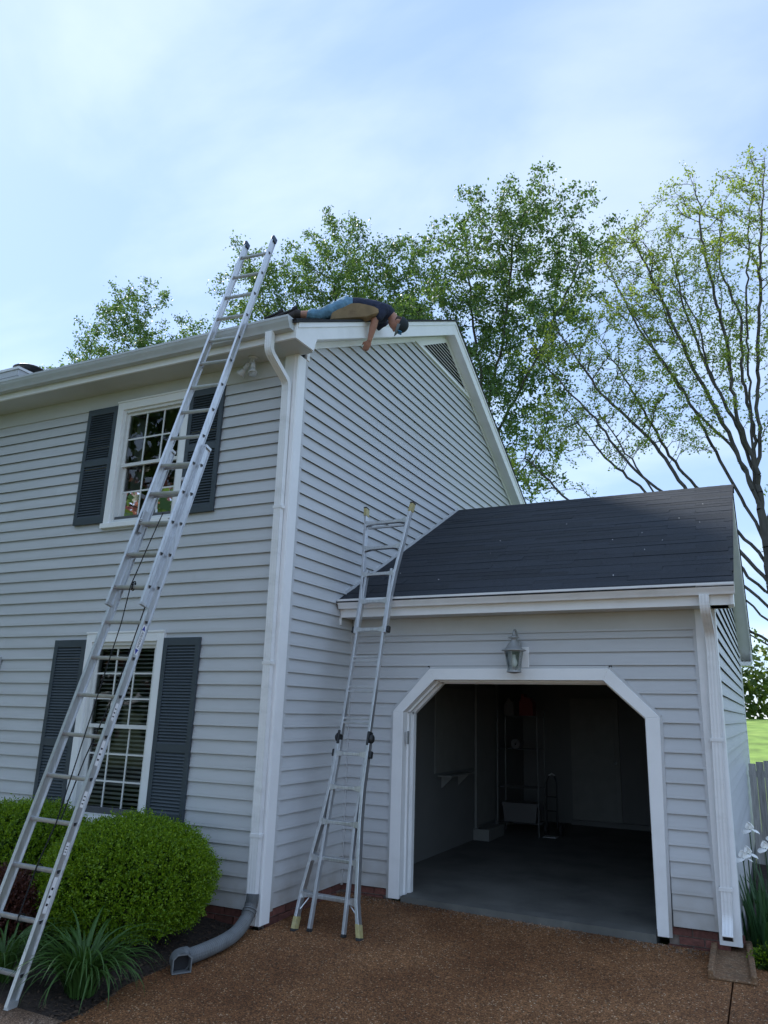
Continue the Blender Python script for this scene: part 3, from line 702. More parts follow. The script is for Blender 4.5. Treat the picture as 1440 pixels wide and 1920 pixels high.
# ---- louvered shutters
lv_me = MB().prism([(-.004, -.001), (.012, .020), (.0145, .019), (-.001, -.003)], 'x', 0, .36).mesh('louver', 'shutter')
def shutter(x0, x1, z0, z1, rails):
    y1, y0 = YF - .020, YF - .048; s = MB(); st = .052
    s.box(x0, x0 + st, y0, y1, z0, z1); s.box(x1 - st, x1, y0, y1, z0, z1)
    bands = [(z0, z0 + .085)] + [(r - .04, r + .04) for r in rails] + [(z1 - .08, z1)]
    for a, b in bands: s.box(x0 + st, x1 - st, y0 + .001, y1, a, b)
    root = s.build('shutter', 'shutter', house, bevel=.003)
    MB().box(x0 + st, x1 - st, y1 - .004, y1 - .001, z0 + .05, z1 - .05).build('shutter_back', 'shutter', root)
    for (a, b), (c, d) in zip(bands, bands[1:]):
        n = int((c - b) / .0292); p = (c - b) / n
        for i in range(n): inst('louver', lv_me, root, (x0 + st, y0 + .006, b + p * i + .002), None, ((x1 - x0 - 2 * st) / .36, 1, p / .0275))
for (x0, x1) in ((-2.922, -2.458), (-1.377, -.912)):
    shutter(x0, x1, 3.655, 5.07, [4.39]); shutter(x0, x1, .63, 2.36, [1.30])

# chimney at the far left of the roof
ch = MB().box(-7.2, -6.02, 1.0, 1.9, 5.8, 6.72).build('chimney', 'core', house)
for k in range(8): MB().box(-7.215, -6.006, .986, 1.915, 6.70 - (k + 1) * .115 + .008, 6.70 - k * .115).build('siding_board', 'siding', ch)
MB().box(-7.24, -5.99, .97, 1.93, 6.70, 6.74).build('chimney_trim', 'trim', ch)
MB().lathe([(.13, 0), (.13, .10), (.24, .11), (.25, .14), (.20, .17), (.0, .19)], (-6.25, 1.35, 6.74), 20).build('chimney_cap', 'black_plastic', ch, smooth=True)
# ================================================================ things on and around the house
Z = Vector((0, 0, 1))
# ---- extension ladder against the eave
LP = Vector((-.373, -2.310, -.292)); LD = Vector((.014, .283, .959)).normalized(); LS = Vector((.998, .060, -.032)); LS = (LS - LD * LS.dot(LD)).normalized(); LN = LS.cross(LD)
def lad(w, s, n=0.0): return LP + LS * w + LD * s + LN * n
ext = thing('extension_ladder', lad(-.2, .12), 'tall aluminium extension ladder with black rope leaning on the upper front gutter', 'ladder')
def irail(parent, w, s0, s1, n, depth, fl, dirn, name='rail'):
    """I-section rail: web on the line, flanges both ways"""
    d = depth / 2; t = .0028; f = fl / 2
    prof = [(-f, -d), (f, -d), (f, -d + t * 1.4), (t / 2, -d + t * 2.2), (t / 2, d - t * 2.2), (f, d - t * 1.4), (f, d), (-f, d), (-f, d - t * 1.4), (-t / 2, d - t * 2.2), (-t / 2, -d + t * 2.2), (-f, -d + t * 1.4)]
    a, b = lad(w, s0, n), lad(w, s1, n)
    return MB().sweep(prof, [a, b], LN).build(name, 'alu', parent)
def drung(parent, w0, w1, s, n):
    """hollow D-shaped rung, flat side up"""
    prof = [(-.017, .011), (.017, .011)] + [(.017 * math.cos(a), .008 - .026 * math.sin(a)) for a in np.linspace(.15, math.pi - .15, 9)]
    up = (Z - LS * Z.dot(LS)).normalized()
    return MB().sweep(prof, [lad(w0, s, n), lad(w1, s, n)], up, caps=False).build('rung', 'alu_dull', parent)
S1 = .3048
for w in (-.011, -.411): irail(ext, w, .13, 4.45, -.006, .078, .027, 1)
for w in (-.040, -.391): irail(ext, w, 2.87, 7.20, .062, .070, .024, 1)
dark_d = [(-.0145, .0095), (.0145, .0095)] + [(.0145 * math.cos(a), .008 - .0225 * math.sin(a)) for a in np.linspace(.15, math.pi - .15, 9)]
upv = (Z - LS * Z.dot(LS)).normalized()
def rungs(parent, w0, w1, ss, n):
    for s in ss:
        r = drung(parent, w0, w1, s, n)
        for ww in (w0 + .004, w1 - .004):
            MB().sweep(dark_d, [lad(ww - .001, s, n), lad(ww + .001, s, n)], upv).build('rung_end_shade', 'black_plastic', r)  # black plate paints the shade inside the hollow rung
rungs(ext, -.414, -.004, [S1 * k for k in range(1, 15)], -.006)
rungs(ext, -.394, -.034, [3.027 + S1 * k for k in range(14)], .062)
for w in (-.040, -.391):
    MB().obox(lad(w, 7.20, .060), LS, LD, LN, .016, .035, .039).build('end_cap', 'blue_cap', ext, bevel=.008)
    MB().obox(lad(w, 2.868, .062), LS, LD, LN, .014, .010, .037).build('rail_guard', 'alu_dull', ext)
for w in (-.011, -.411):
    MB().obox(lad(w, 4.46, -.006), LS, LD, LN, .016, .012, .041).build('rail_guard', 'alu', ext)
    # shoe, turned flat to the ground
    sh = MB(); c = lad(w, .13, -.006); sh.box(c.x - .03, c.x + .03, c.y - .06, c.y + .07, -.192, -.178); sh.obox(c + Vector((0, 0, -.01)), LS, LD, LN, .018, .05, .034); sh.build('shoe', 'alu_dull', ext)
    # rung lock on the fly section
    l = MB(); ww = w + (-.045 if w > -.2 else .045); l.obox(lad(ww, 3.70, .062), LS, LD, LN, .008, .055, .03); l.obox(lad(ww, 3.60, .045), LS, LD, LN, .010, .05, .018); l.tube([lad(ww - .02, 3.66, .09), lad(ww + .02, 3.66, .09)], .007); l.build('rung_lock', 'alu_dull', ext)
rp = MB().tube([lad(-.143, 3.711, .10), lad(-.172, 3.386, .10), lad(-.20, 3.02, .10), lad(-.184, 2.706, .07), lad(-.172, 1.733, .03), lad(-.150, 1.216, .024), lad(-.180, .93, .026), lad(-.178, .61, .026)], .0048, 6)
rp.build('rope', 'rope', ext)
MB().tube([lad(-.176, 4.119, -.03), lad(-.148, 3.538, -.05), lad(-.118, 3.079, -.05), lad(-.112, 2.169, -.05), lad(-.168, 1.678, -.045), lad(-.172, 1.23, -.03)], .0048, 6).build('rope', 'rope', ext)
kn = MB()
for k, s in enumerate((3.035, 3.05, 3.02)):
    kn.tube([lad(-.205 + .006 * math.cos(a) * (1 + k * .2), s + .024 * math.sin(a), .062 + .026 * math.cos(a)) for a in np.linspace(0, 6.28, 13)], .0046, 5)
kn.build('rope_knot', 'rope', ext)
for s in (S1 * 3, S1 * 2): MB().tube([lad(-.179, s + .026 * math.sin(a), -.004 + .028 * math.cos(a)) for a in np.linspace(0, 6.28, 13)], .004, 5).build('rope_knot', 'rope', ext)
MB().lathe([(.006, -.012), (.026, -.012), (.020, 0), (.026, .012), (.006, .012)], lad(-.17, 4.14, -.03), 12, LS).build('pulley', 'alu_dull', ext)
# labels on the outer web of the base rail
def sticker(s0, s1, wn, mt, off=.0032, n0=0.0, name='sticker', par=None, w=-.011):
    a = [lad(w + off, s0, -.006 + n0 - wn), lad(w + off, s0, -.006 + n0 + wn), lad(w + off, s1, -.006 + n0 + wn), lad(w + off, s1, -.006 + n0 - wn)]
    b = [p + LS * .0004 for p in a]
    return MB().add(a + b, [(0, 1, 2, 3), (4, 5, 6, 7), (0, 1, 5, 4), (1, 2, 6, 5), (2, 3, 7, 6), (3, 0, 4, 7)]).build(name, mt, par or ext)
logo = sticker(2.47, 2.715, .021, 'sticker_white')
def tri(sa, sb, wn, mt):
    return MB().add([lad(-.011 + .0041, sa, -.006 - wn), lad(-.011 + .0041, sa, -.006 + wn), lad(-.011 + .0041, sb, -.006)], [(0, 1, 2)]).build('logo_arrow', mt, logo)
tri(2.515, 2.472, .019, 'sticker_blue'); tri(2.670, 2.713, .019, 'sticker_blue'); tri(2.523, 2.503, .009, 'sticker_white'); tri(2.662, 2.682, .009, 'sticker_white')
def text3d(txt, org, ux, uy, size, mt, parent, name):
    cu = bpy.data.curves.new(name, 'FONT'); cu.body = txt; cu.size = size; cu.align_x = 'CENTER'; cu.align_y = 'CENTER'
    tmp = bpy.data.objects.new('tmp', cu); col.objects.link(tmp)
    bpy.context.view_layer.update()
    me = bpy.data.meshes.new_from_object(tmp.evaluated_get(bpy.context.evaluated_depsgraph_get()))
    bpy.data.objects.remove(tmp); bpy.data.curves.remove(cu)
    uz = ux.cross(uy); M = Matrix.Identity(4)
    for i in range(3): M[i][0] = ux[i]; M[i][1] = uy[i]; M[i][2] = uz[i]
    M.translation = org; me.transform(M); me.materials.clear(); me.materials.append(MATS[mt]); me.name = name
    o = bpy.data.objects.new(name, me); col.objects.link(o); attach(o, parent); return o
text3d('WERNER', lad(-.011 + .0043, 2.593, -.006), LD, -LN, .034, 'sticker_black', logo, 'lettering')
for (s0, s1, wn, mt) in ((1.33, 1.44, .016, 'sticker_white'), (1.02, 1.10, .015, 'sticker_white'), (.66, .88, .016, 'sticker_white'), (1.95, 2.08, .014, 'sticker_white'), (1.62, 1.80, .016, 'sticker_white')):
    st_ = sticker(s0, s1, wn, mt)
    for k in range(3): sticker(lerp(s0, s1, .2 + k * .22), lerp(s0, s1, .27 + k * .22), wn * .6, 'sticker_black', off=.0037, name='print', par=st_)

# ---- articulated multi-position ladder on the garage gutter
multi = thing('folding_ladder', (.57, 0, -.14), 'folding aluminium ladder with flared yellow-tipped legs leaning on the garage gutter', 'ladder')
CS = [(.504, .139, .112), (.507, .210, .408), (.510, .282, .705), (.513, .353, 1.001), (.516, .424, 1.297), (.519, .493, 1.598), (.521, .558, 1.895), (.523, .624, 2.193), (.526, .689, 2.491), (.528, .755, 2.788), (.530, .820, 3.086), (.533, .886, 3.384), (.535, .951, 3.681)]
WD = [.577, .497, .414, .360, .348, .326, .318, .318, .352, .345, .388, .464, .529]
MS = Vector((.999, -.053, -.007)).normalized(); MD = (Vector(CS[-1]) - Vector(CS[0])).normalized(); MN = MS.cross(MD).normalized()
boxp = lambda a, b: [(-a, -b), (a, -b), (a, b), (-a, b)]
C_ = [Vector(c) for c in CS]
def bar(name, pts, a, b, mt='alu', bevel=.003): return MB().sweep(boxp(a, b), pts, MN).build(name, mt, multi, bevel=bevel)
low = {-1: Vector((.273, -.028, -.128)), 1: Vector((.875, .033, -.138))}
lin = {-1: Vector((.406, .000, -.125)), 1: Vector((.732, .015, -.132))}
for sgn in (-1, 1):
    P = [low[sgn]] + [C_[k] + MS * sgn * WD[k] / 2 for k in range(5)] + [C_[4] + MD * .10 + MS * sgn * .172]
    bar('outer_rail', P, .015, .030)
    P = [lin[sgn]] + [C_[k] + MS * sgn * .150 - MN * .004 for k in range(2, 5)] + [C_[4] + MD * .12 + MS * sgn * .150]
    bar('inner_rail', P, .013, .022, 'alu_dull')
    bar('inner_rail', [C_[4] + MD * .17 + MS * sgn * .158, C_[8] + MS * sgn * .155, C_[10] + MD * .05 + MS * sgn * .150], .013, .024)
    P = [C_[8] - MD * .04 + MS * sgn * .176] + [C_[k] + MS * sgn * WD[k] / 2 for k in range(8, 13)] + [C_[12] + MD * .16 + MS * sgn * .288]
    bar('outer_rail', P, .015, .029)
    # feet and tips
    d = (P[-1] - P[-2]).normalized(); MB().obox(P[-1] - d * .015, MS, d, MN, .019, .05, .033).build('rail_tip', 'gold_foot', multi, bevel=.004)
    MB().obox(P[-1] + d * .038, MS, d, MN, .020, .010, .034).build('tip_pad', 'rubber', multi, bevel=.004)
    q = (C_[0] + MS * sgn * WD[0] / 2 - low[sgn]).normalized()
    MB().obox(low[sgn] + q * .055, MS, q, MN, .019, .055, .034).build('foot', 'gold_foot', multi, bevel=.004)
    MB().obox(low[sgn] + q * -.004, MS, q, MN, .021, .012, .036).build('foot_pad', 'rubber', multi, bevel=.004)
    MB().obox(lin[sgn] + Vector((0, 0, .002)), MS, MD, MN, .016, .012, .025).build('foot_pad', 'rubber', multi, bevel=.003)
    # diagonal braces under the bottom tread
    MB().tube([C_[0] + MS * sgn * (WD[0] / 2 - .09) - MD * .01, low[sgn] + q * .17 + MS * -sgn * .012], .006, 6).build('brace', 'alu', multi)
    # hinge with knob, and spring locks
    h = C_[4] + MD * .145 + MS * sgn * .166
    MB().obox(h, MS, MD, MN, .012, .065, .042).build('hinge_plate', 'black_plastic', multi, bevel=.010)
    MB().lathe([(.012, 0), (.040, .004), (.044, .014), (.034, .026), (.016, .032)], h + MS * sgn * .012, 16, MS * sgn).build('hinge_knob', 'black_plastic', multi, smooth=True)
    for k in (4, 8):
        c = C_[k] + MS * sgn * (WD[k] / 2 + .014) - MD * .0
        MB().obox(c + MS * sgn * .016, MS, MD, MN, .014, .034, .026).build('spring_lock', 'black_plastic', multi, bevel=.010)
def tread(k, w, dbl=False):
    c = C_[k]; up = (Z - MS * Z.dot(MS)).normalized(); fw = MS.cross(up)
    if dbl:
        for o in (-.021, .021): MB().obox(c + MD * o, MS, fw, up, w / 2, .016, .011).build('rung', 'alu_dull', multi, bevel=.004)
        return
    t = MB().obox(c, MS, fw, up, w / 2, .030, .017).build('rung', 'alu', multi, bevel=.006)
    for sgn in (-1, 1):
        g = MB(); e = c + MS * sgn * (w / 2 - .004)
        g.add([e + up * .030 + fw * .031, e - up * .030 + fw * .031, e - MS * sgn * .075 - up * .015 + fw * .031, e - MS * sgn * .075 + up * .015 + fw * .031,
               e + up * .030 - fw * .034, e - up * .030 - fw * .034, e - MS * sgn * .075 - up * .015 - fw * .034, e - MS * sgn * .075 + up * .015 - fw * .034], [(0, 1, 2, 3), (4, 5, 6, 7), (0, 1, 5, 4), (1, 2, 6, 5), (2, 3, 7, 6), (3, 0, 4, 7)])
        g.build('rung_gusset', 'alu', t)
for k in range(13): tread(k, WD[k] - .01 if k not in (5, 6, 7) else .316, k in (5, 6, 7))
MB().obox(C_[12] - MD * .055 + MN * .0, MS, MN, MD, .225, .012, .010).build('rung', 'alu_dull', multi, bevel=.003)

# ---- corrugated drain hose at the foot of the main downspout
hp = [Vector(p) for p in ((-.030, -.245, .155), (-.026, -.262, .075), (-.01, -.34, -.015), (.03, -.52, -.075), (.062, -.74, -.092), (.06, -.96, -.10), (.035, -1.12, -.108))]
def spline(P, n):
    out = []
    for i in range(len(P) - 1):
        p0, p1, p2, p3 = P[max(i - 1, 0)], P[i], P[i + 1], P[min(i + 2, len(P) - 1)]
        for k in range(n):
            t = k / n; out.append(.5 * ((2 * p1) + (p2 - p0) * t + (2 * p0 - 5 * p1 + 4 * p2 - p3) * t * t + (3 * p1 - p0 - 3 * p2 + p3) * t ** 3))
    return out + [P[-1]]
pp = spline(hp, 22); rr = [.052 + (.0045 if (i // 1) % 2 else 0) + (.006 if i in (30, 31, 33, 34, 36, 37) else 0) for i in range(len(pp))]
hose = thing('drain_hose', (.03, -.8, -.15), 'grey corrugated drain hose curving from the corner downspout onto the driveway', 'drain pipe')
MB().tube(pp, rr, 16).build('corrugated_pipe', 'hose', hose, smooth=False)
hd = MB(); c = Vector((.035, -1.155, -.108)); dv = Vector((.30, -.95, 0)).normalized(); sv = Vector((.95, .30, 0)).normalized()
el = [c + Vector((-.02, .06, 0)), c + Vector((-.035, .0, .0)), c + Vector((-.02, -.05, 0)) + sv * .02, c + dv * .10 + sv * .03]
hd.tube(spline(el, 6), .066, 16, caps=False); hd.build('elbow', 'hose', hose, smooth=True)
o0 = el[-1]; md = (el[-1] - el[-2]).normalized(); ms = md.cross(Z).normalized()
ho = MB(); a = .066; b = .06
for (r0, d0), (r1, d1) in (((1.0, -.03), (1.06, .03)), ((.93, .03), (.9, -.06)), ((1.06, .03), (.93, .03))):
    def ring(r, d): return [o0 + md * d + ms * (a * r * x) + Z * (b * r * y) for x, y in ((-1, -.95), (1, -.95), (1, .55), (.55, 1), (-.55, 1), (-1, .55))]
    A, B = ring(r0, d0), ring(r1, d1); ho.add(A + B, [(i, (i + 1) % 6, 6 + (i + 1) % 6, 6 + i) for i in range(6)])
ho.build('outlet', 'hose', hose)
MB().add([o0 + md * -.03 + ms * (a * .88 * x) + Z * (b * .9 * y) for x, y in ((-1, -.95), (1, -.95), (1, .55), (.55, 1), (-.55, 1), (-1, .55))], [(0, 1, 2, 3, 4, 5)]).build('mouth_shade', 'opening_shade', hose)  # dark sheet across the pipe mouth, inner shade put into its colour

# ---- splash block under the garage downspout
sbk = MB()
def sp(x, y, z): return (3.70 + x * math.cos(.04) - y * math.sin(.04), .98 + x * math.sin(.04) + y * math.cos(.04), -.172 + z + .03 * y)
top = [(-.155, .40), (.155, .40), (.170, -.40), (-.170, -.40)]; inn = [(-.105, .36), (.105, .36), (.130, -.405), (-.130, -.405)]
vs = [sp(x, y, 0) for x, y in top] + [sp(x, y, .085 if y > 0 else .065) for x, y in top] + [sp(x, y, .084 if y > 0 else .064) for x, y in inn] + [sp(x, y, .035 if y > 0 else .022) for x, y in inn]
sbk.add(vs, [(0, 1, 5, 4), (1, 2, 6, 5), (3, 0, 4, 7), (4, 5, 9, 8), (5, 6, 10, 9), (7, 4, 8, 11), (8, 9, 13, 12), (9, 10, 14, 13), (11, 8, 12, 15), (12, 13, 14, 15), (2, 3, 7, 11, 15, 14, 10, 6), (0, 3, 2, 1)])
sb_o = sbk.build('splash_block', 'splash', None, bevel=.010)
tag(sb_o, 'brown mossy concrete splash block under the garage downspout', 'splash block')

# ---- wall lantern over the garage opening
lan = thing('wall_lantern', (1.92, 1.20, 2.10), 'grey carriage lantern with clear bulb above the garage opening', 'lantern')
LX, LY = 1.92, 1.06
MB().box(1.955, 2.03, 1.195, 1.212, 2.14, 2.34).build('mounting_block', 'trim', lan, bevel=.004)
MB().box(1.895, 1.955, 1.17, 1.211, 2.16, 2.40).build('back_plate', 'lantern', lan, bevel=.01)
MB().tube(spline([Vector((LX, 1.19, 2.33)), Vector((LX, 1.175, 2.44)), Vector((LX, 1.12, 2.50)), Vector((LX, 1.07, 2.485)), Vector((LX, LY, 2.45)), Vector((LX, LY + .01, 2.425))], 6), .0095, 8).build('arm', 'lantern', lan, smooth=True)
MB().lathe([(.0, .02), (.012, .012), (.02, 0), (.055, -.010), (.05, -.020), (.025, -.028), (.03, -.05), (.06, -.085), (.082, -.12), (.118, -.135), (.12, -.143), (.09, -.150)], (LX, LY, 2.435), 24).build('roof_cap', 'lantern', lan, smooth=True)
cage = MB().lathe([(.094, 0), (.092, -.010), (.056, -.178), (.070, -.182), (.072, -.196), (.04, -.205), (.0, -.21)], (LX, LY, 2.285), 6, cap=False)
cage = MB().lathe([(.070, -.182), (.072, -.198), (.04, -.206), (.01, -.21)], (LX, LY, 2.285), 12); cage.build('base_ring', 'lantern', lan)
for i in range(6):
    a = 2 * math.pi * (i + .5) / 6; MB().tube([(LX + .092 * math.cos(a), LY + .092 * math.sin(a), 2.287), (LX + .060 * math.cos(a), LY + .060 * math.sin(a), 2.10)], .0045, 6).build('cage_bar', 'lantern', lan)
    b = a + math.pi / 3
    MB().add([(LX + .089 * math.cos(a), LY + .089 * math.sin(a), 2.286), (LX + .089 * math.cos(b), LY + .089 * math.sin(b), 2.286), (LX + .058 * math.cos(b), LY + .058 * math.sin(b), 2.105), (LX + .058 * math.cos(a), LY + .058 * math.sin(a), 2.105)], [(0, 1, 2, 3)]).build('glass_pane', 'lantern_glass', lan)
MB().lathe([(.0, 0), (.02, .004), (.034, .03), (.034, .05), (.020, .085), (.016, .12)], (LX, LY, 2.135), 14).build('bulb', 'bulb', lan, smooth=True)

# ---- twin flood light under the front eave
fld = thing('flood_light', (-.465, -.30, 5.26), 'twin white flood light under the front eave beside the downspout', 'flood light')
c = Vector((-.465, -.31, 5.262)); MB().lathe([(.0, 0), (.052, 0), (.052, -.012), (.035, -.022), (.0, -.024)], c, 20).build('base', 'flood', fld, smooth=True)
for dv in (Vector((-.75, .12, -.62)).normalized(), Vector((.22, -.25, -.95)).normalized()):
    s = c + Vector((dv.x * .02, dv.y * .02, -.02)); MB().tube([s, s + dv * .07], .012, 8).build('arm', 'flood', fld)
    MB().lathe([(.0, .055), (.024, .06), (.027, .13), (.022, .14)], s, 14, dv).build('socket', 'flood', fld, smooth=True)
    lp_ = MB().lathe([(.022, .14), (.026, .16), (.048, .20), (.050, .215)], s, 16, dv); lp_.build('lamp', 'flood', fld, smooth=True)
    MB().lathe([(.0, .221), (.03, .220), (.049, .213)], s, 16, dv, cap=False).build('lens', 'flood_glass', fld, smooth=True)

# small box on the front wall at the frame's left edge
ub = thing('wall_box', (-3.83, YF - .05, 2.05), 'small pale utility box on the front wall left of the lower window', 'box')
MB().box(-3.95, -3.765, YF - .06, YF - .017, 2.03, 2.19).build('box_body', 'box_pale', ub, bevel=.008); MB().box(-3.94, -3.775, YF - .068, YF - .0605, 2.04, 2.18).build('lid', 'box_pale', ub)

# ---- roof worker lying over the rake edge
U_ = Vector((.866, .5, 0)); V_ = Vector((.5, -.866, 0))
man = thing('person', (.0, .84, mroof(.84)), 'person in dark shirt jeans and cap lying on the roof reaching over the edge', 'person')
hip = Vector((-.044, .83, 6.355)); waist = Vector((.075, .90, 6.365)); chest = Vector((.255, 1.005, 6.330)); neckb = Vector((.395, 1.083, 6.325)); neck = Vector((.445, 1.112, 6.275)); head = Vector((.497, 1.142, 6.195))
shR = Vector((.395, .915, 6.285)); elR = Vector((.325, .880, 6.150)); wrR = Vector((.237, .923, 5.912)); haR = Vector((.205, .934, 5.868))
shL = chest + U_ * .10 - V_ * .17 + Z * -.03; elL = shL - U_ * .16 + Z * -.08 - V_ * .05; wrL = elL - U_ * .12 + Z * -.05 - V_ * .12; haL = wrL - U_ * .05 - V_ * .06
hR, hL = hip + V_ * .085 - Z * .02, hip - V_ * .095
kR = Vector((-.265, .600, 6.190)); aR = Vector((-.485, .505, 6.200)); kL = Vector((-.36, .70, 6.225)); aL = Vector((-.72, .55, 6.235))
up_h = (U_ * .94 - Z * .34).normalized(); fw_h = (-U_ * .34 - Z * .94).normalized(); rt_h = fw_h.cross(up_h)
def loft(mb, pts, rad, seg=18):
    """elliptical rings: radius along V_ and across, with rounded ends"""
    pts = [Vector(p) for p in pts]; n = len(pts); vs = []
    d0 = (pts[1] - pts[0]).normalized(); d1 = (pts[-1] - pts[-2]).normalized()
    pts = [pts[0] - d0 * rad[0][1] * .5] + pts + [pts[-1] + d1 * rad[-1][1] * .5]; rad = [(rad[0][0] * .5, rad[0][1] * .5)] + list(rad) + [(rad[-1][0] * .5, rad[-1][1] * .5)]; n += 2
    for i, p in enumerate(pts):
        d = (pts[min(i + 1, n - 1)] - pts[max(i - 1, 0)]).normalized(); a = (V_ - d * V_.dot(d)).normalized(); b = a.cross(d)
        vs += [p + a * math.cos(2 * math.pi * j / seg) * rad[i][0] + b * math.sin(2 * math.pi * j / seg) * rad[i][1] for j in range(seg)]
    fs = [(i * seg + j, i * seg + (j + 1) % seg, (i + 1) * seg + (j + 1) % seg, (i + 1) * seg + j) for i in range(n - 1) for j in range(seg)]
    fs += [tuple(range(seg))[::-1], tuple(range((n - 1) * seg, n * seg))]
    return mb.add(vs, fs)
def limb(mb, pts, rad): return loft(mb, pts, [(r, r) for r in rad], 14)
def fuse(name, mb, mt, parent, voxel=.010, smooth=4, wrinkle=0.0):
    """melt overlapping pieces into one continuous skin"""
    o = mb.build(name, mt, None); r = o.modifiers.new('remesh', 'REMESH'); r.mode = 'VOXEL'; r.voxel_size = voxel
    sm_ = o.modifiers.new('smooth', 'SMOOTH'); sm_.iterations = smooth; sm_.factor = .5
    bpy.context.view_layer.update()
    m2 = bpy.data.meshes.new_from_object(o.evaluated_get(bpy.context.evaluated_depsgraph_get()))
    bpy.data.objects.remove(o); m2.name = name; m2.materials.clear(); m2.materials.append(MATS[mt])
    if wrinkle:
        co = np.empty(len(m2.vertices) * 3, np.float32); m2.vertices.foreach_get('co', co); no = np.empty_like(co); m2.vertices.foreach_get('normal', no); co = co.reshape(-1, 3); no = no.reshape(-1, 3)
        w = np.array([noise.fractal(Vector((float(c[0]), float(c[1]), float(c[2]))) * 16, 1.0, 2.0, 3) for c in co]); co += no * (w * wrinkle)[:, None]; m2.vertices.foreach_set('co', co.ravel()); m2.update()
    for p in m2.polygons: p.use_smooth = True
    o = bpy.data.objects.new(name, m2); col.objects.link(o); attach(o, parent); return o
bo = MB()
loft(bo, [hip, waist, chest, neckb], [(.14, .09), (.14, .09), (.15, .095), (.08, .07)])
limb(bo, [neckb, neck, head - up_h * .05], [.066, .058, .056])
for sh_, el_, wr_, ha_ in ((shR, elR, wrR, haR), (shL, elL, wrL, haL)):
    limb(bo, [chest + (sh_ - chest) * .5, sh_, lerp(sh_, el_, .5), el_, lerp(el_, wr_, .3), lerp(el_, wr_, .75), wr_], [.07, .060, .050, .044, .045, .034, .027])
    d = (ha_ - wr_).normalized(); sd_ = (U_ if ha_ is haR else V_); sd_ = (sd_ - d * sd_.dot(d)).normalized(); nr = d.cross(sd_) * (1 if d.cross(sd_).dot(-U_ - V_) > 0 else -1)
    for o_ in (-.026, -.009, .009, .026): limb(bo, [wr_ + sd_ * o_ * .4, ha_ + sd_ * o_ - d * .01, ha_ + sd_ * o_ + d * .02], [.016, .0155, .0125])
    for o_, l in ((-.030, .070), (-.010, .082), (.011, .077), (.030, .060)):          # four fingers, unequal, bent
        b_ = ha_ + sd_ * o_ + d * .015; p1 = b_ + d * l * .42 + nr * .004; p2 = p1 + d * l * .24 + nr * .020; p3 = p2 + d * l * .06 + nr * .022
        limb(bo, [b_, p1, p2, p3], [.0095, .0090, .0085, .0072])
    b_ = ha_ - sd_ * .026 - d * .03; p1 = b_ - sd_ * .026 + d * .022 + nr * .012; p2 = p1 + d * .030 + nr * .012; limb(bo, [b_, p1, p2], [.013, .0115, .0090])   # thumb
for h_, k_, a_ in ((hR, kR, aR), (hL, kL, aL)):
    limb(bo, [h_, lerp(h_, k_, .5), k_, lerp(k_, a_, .35), a_, a_ - U_ * .05], [.085, .075, .055, .058, .040, .040])
hb = bmesh.new(); bmesh.ops.create_uvsphere(hb, u_segments=32, v_segments=24, radius=1)
for v in hb.verts:
    x, y, z = v.co                                         # x right, y forward, z up in head space
    sx, sy, sz = .076, .096, .120
    if z < 0: sx *= 1 - .22 * (-z) ** 1.5; sy *= 1 - .08 * (-z)
    if y > .3 and -.75 < z < -.35: sy *= 1.05              # chin and jaw
    d = math.exp(-((x / .20) ** 2 + ((z + .08) / .20) ** 2)) * (y > 0); sy += .030 * d        # nose
    e = math.exp(-(((abs(x) - .36) / .16) ** 2 + ((z - .10) / .12) ** 2)) * (y > 0); sy -= .014 * e   # eye sockets
    mth = math.exp(-((x / .32) ** 2 + ((z + .42) / .07) ** 2)) * (y > 0); sy -= .008 * mth
    ear = math.exp(-(((y + .05) / .20) ** 2 + ((z + .05) / .20) ** 2)) * (abs(x) > .8); sx += .018 * ear
    v.co = head + rt_h * (x * sx) + fw_h * (y * sy) + up_h * (z * sz)
bo.add([tuple(v.co) for v in hb.verts], [tuple(v.index for v in f.verts) for f in hb.faces]); hb.free()
body = fuse('body', bo, 'skin', man, .0065, 2)
st_ = MB()
loft(st_, [hip + U_ * .07 + Z * .005, waist + Z * .004, lerp(waist, chest, .5) + Z * .006, chest + Z * .004, lerp(chest, neckb, .6), neckb, lerp(neckb, neck, .35)], [(.165, .112), (.165, .112), (.172, .115), (.178, .117), (.155, .108), (.115, .095), (.085, .08)])
for sh_, el_ in ((shR, elR), (shL, elL)): limb(st_, [chest + (sh_ - chest) * .35, sh_, lerp(sh_, el_, .45), lerp(sh_, el_, .78)], [.095, .082, .074, .068])
fuse('shirt', st_, 'shirt', man, .010, 3, .006)
jn = MB()
loft(jn, [waist - U_ * .05 + Z * .0, lerp(waist, hip, .75), hip + Z * .012, hip - U_ * .075 - Z * .015], [(.160, .110), (.165, .122), (.172, .130), (.15, .105)])
for h_, k_, a_ in ((hR, kR, aR), (hL, kL, aL)): limb(jn, [h_, lerp(h_, k_, .35), lerp(h_, k_, .7), k_, lerp(k_, a_, .35), lerp(k_, a_, .58)], [.108, .098, .084, .073, .070, .060])
fuse('jeans', jn, 'jeans', man, .010, 3, .007)
def boot(a):
    d = (-U_ * .86 - Z * .50).normalized(); n = V_.cross(d)
    bt = MB(); limb(bt, [a + U_ * .0 + Z * .004, a - U_ * .02, a - U_ * .055], [.054, .056, .058])
    loft(bt, [a - U_ * .03 + Z * .012, a - U_ * .05 + d * .09, a - U_ * .05 + d * .19], [(.046, .058), (.047, .046), (.042, .032)])
    b = fuse('boot', bt, 'boot', man, .009, 3)
    up_ = n if n.z > 0 else -n
    MB().obox(a - U_ * .055 + d * .075 + up_ * .052, V_, d, up_, .040, .120, .011).build('boot_sole', 'rubber', b, bevel=.008)
    MB().obox(a - U_ * .055 - d * .028 + up_ * .066, V_, d, up_, .040, .034, .012).build('boot_heel', 'rubber', b, bevel=.006)
boot(aR); boot(aL)
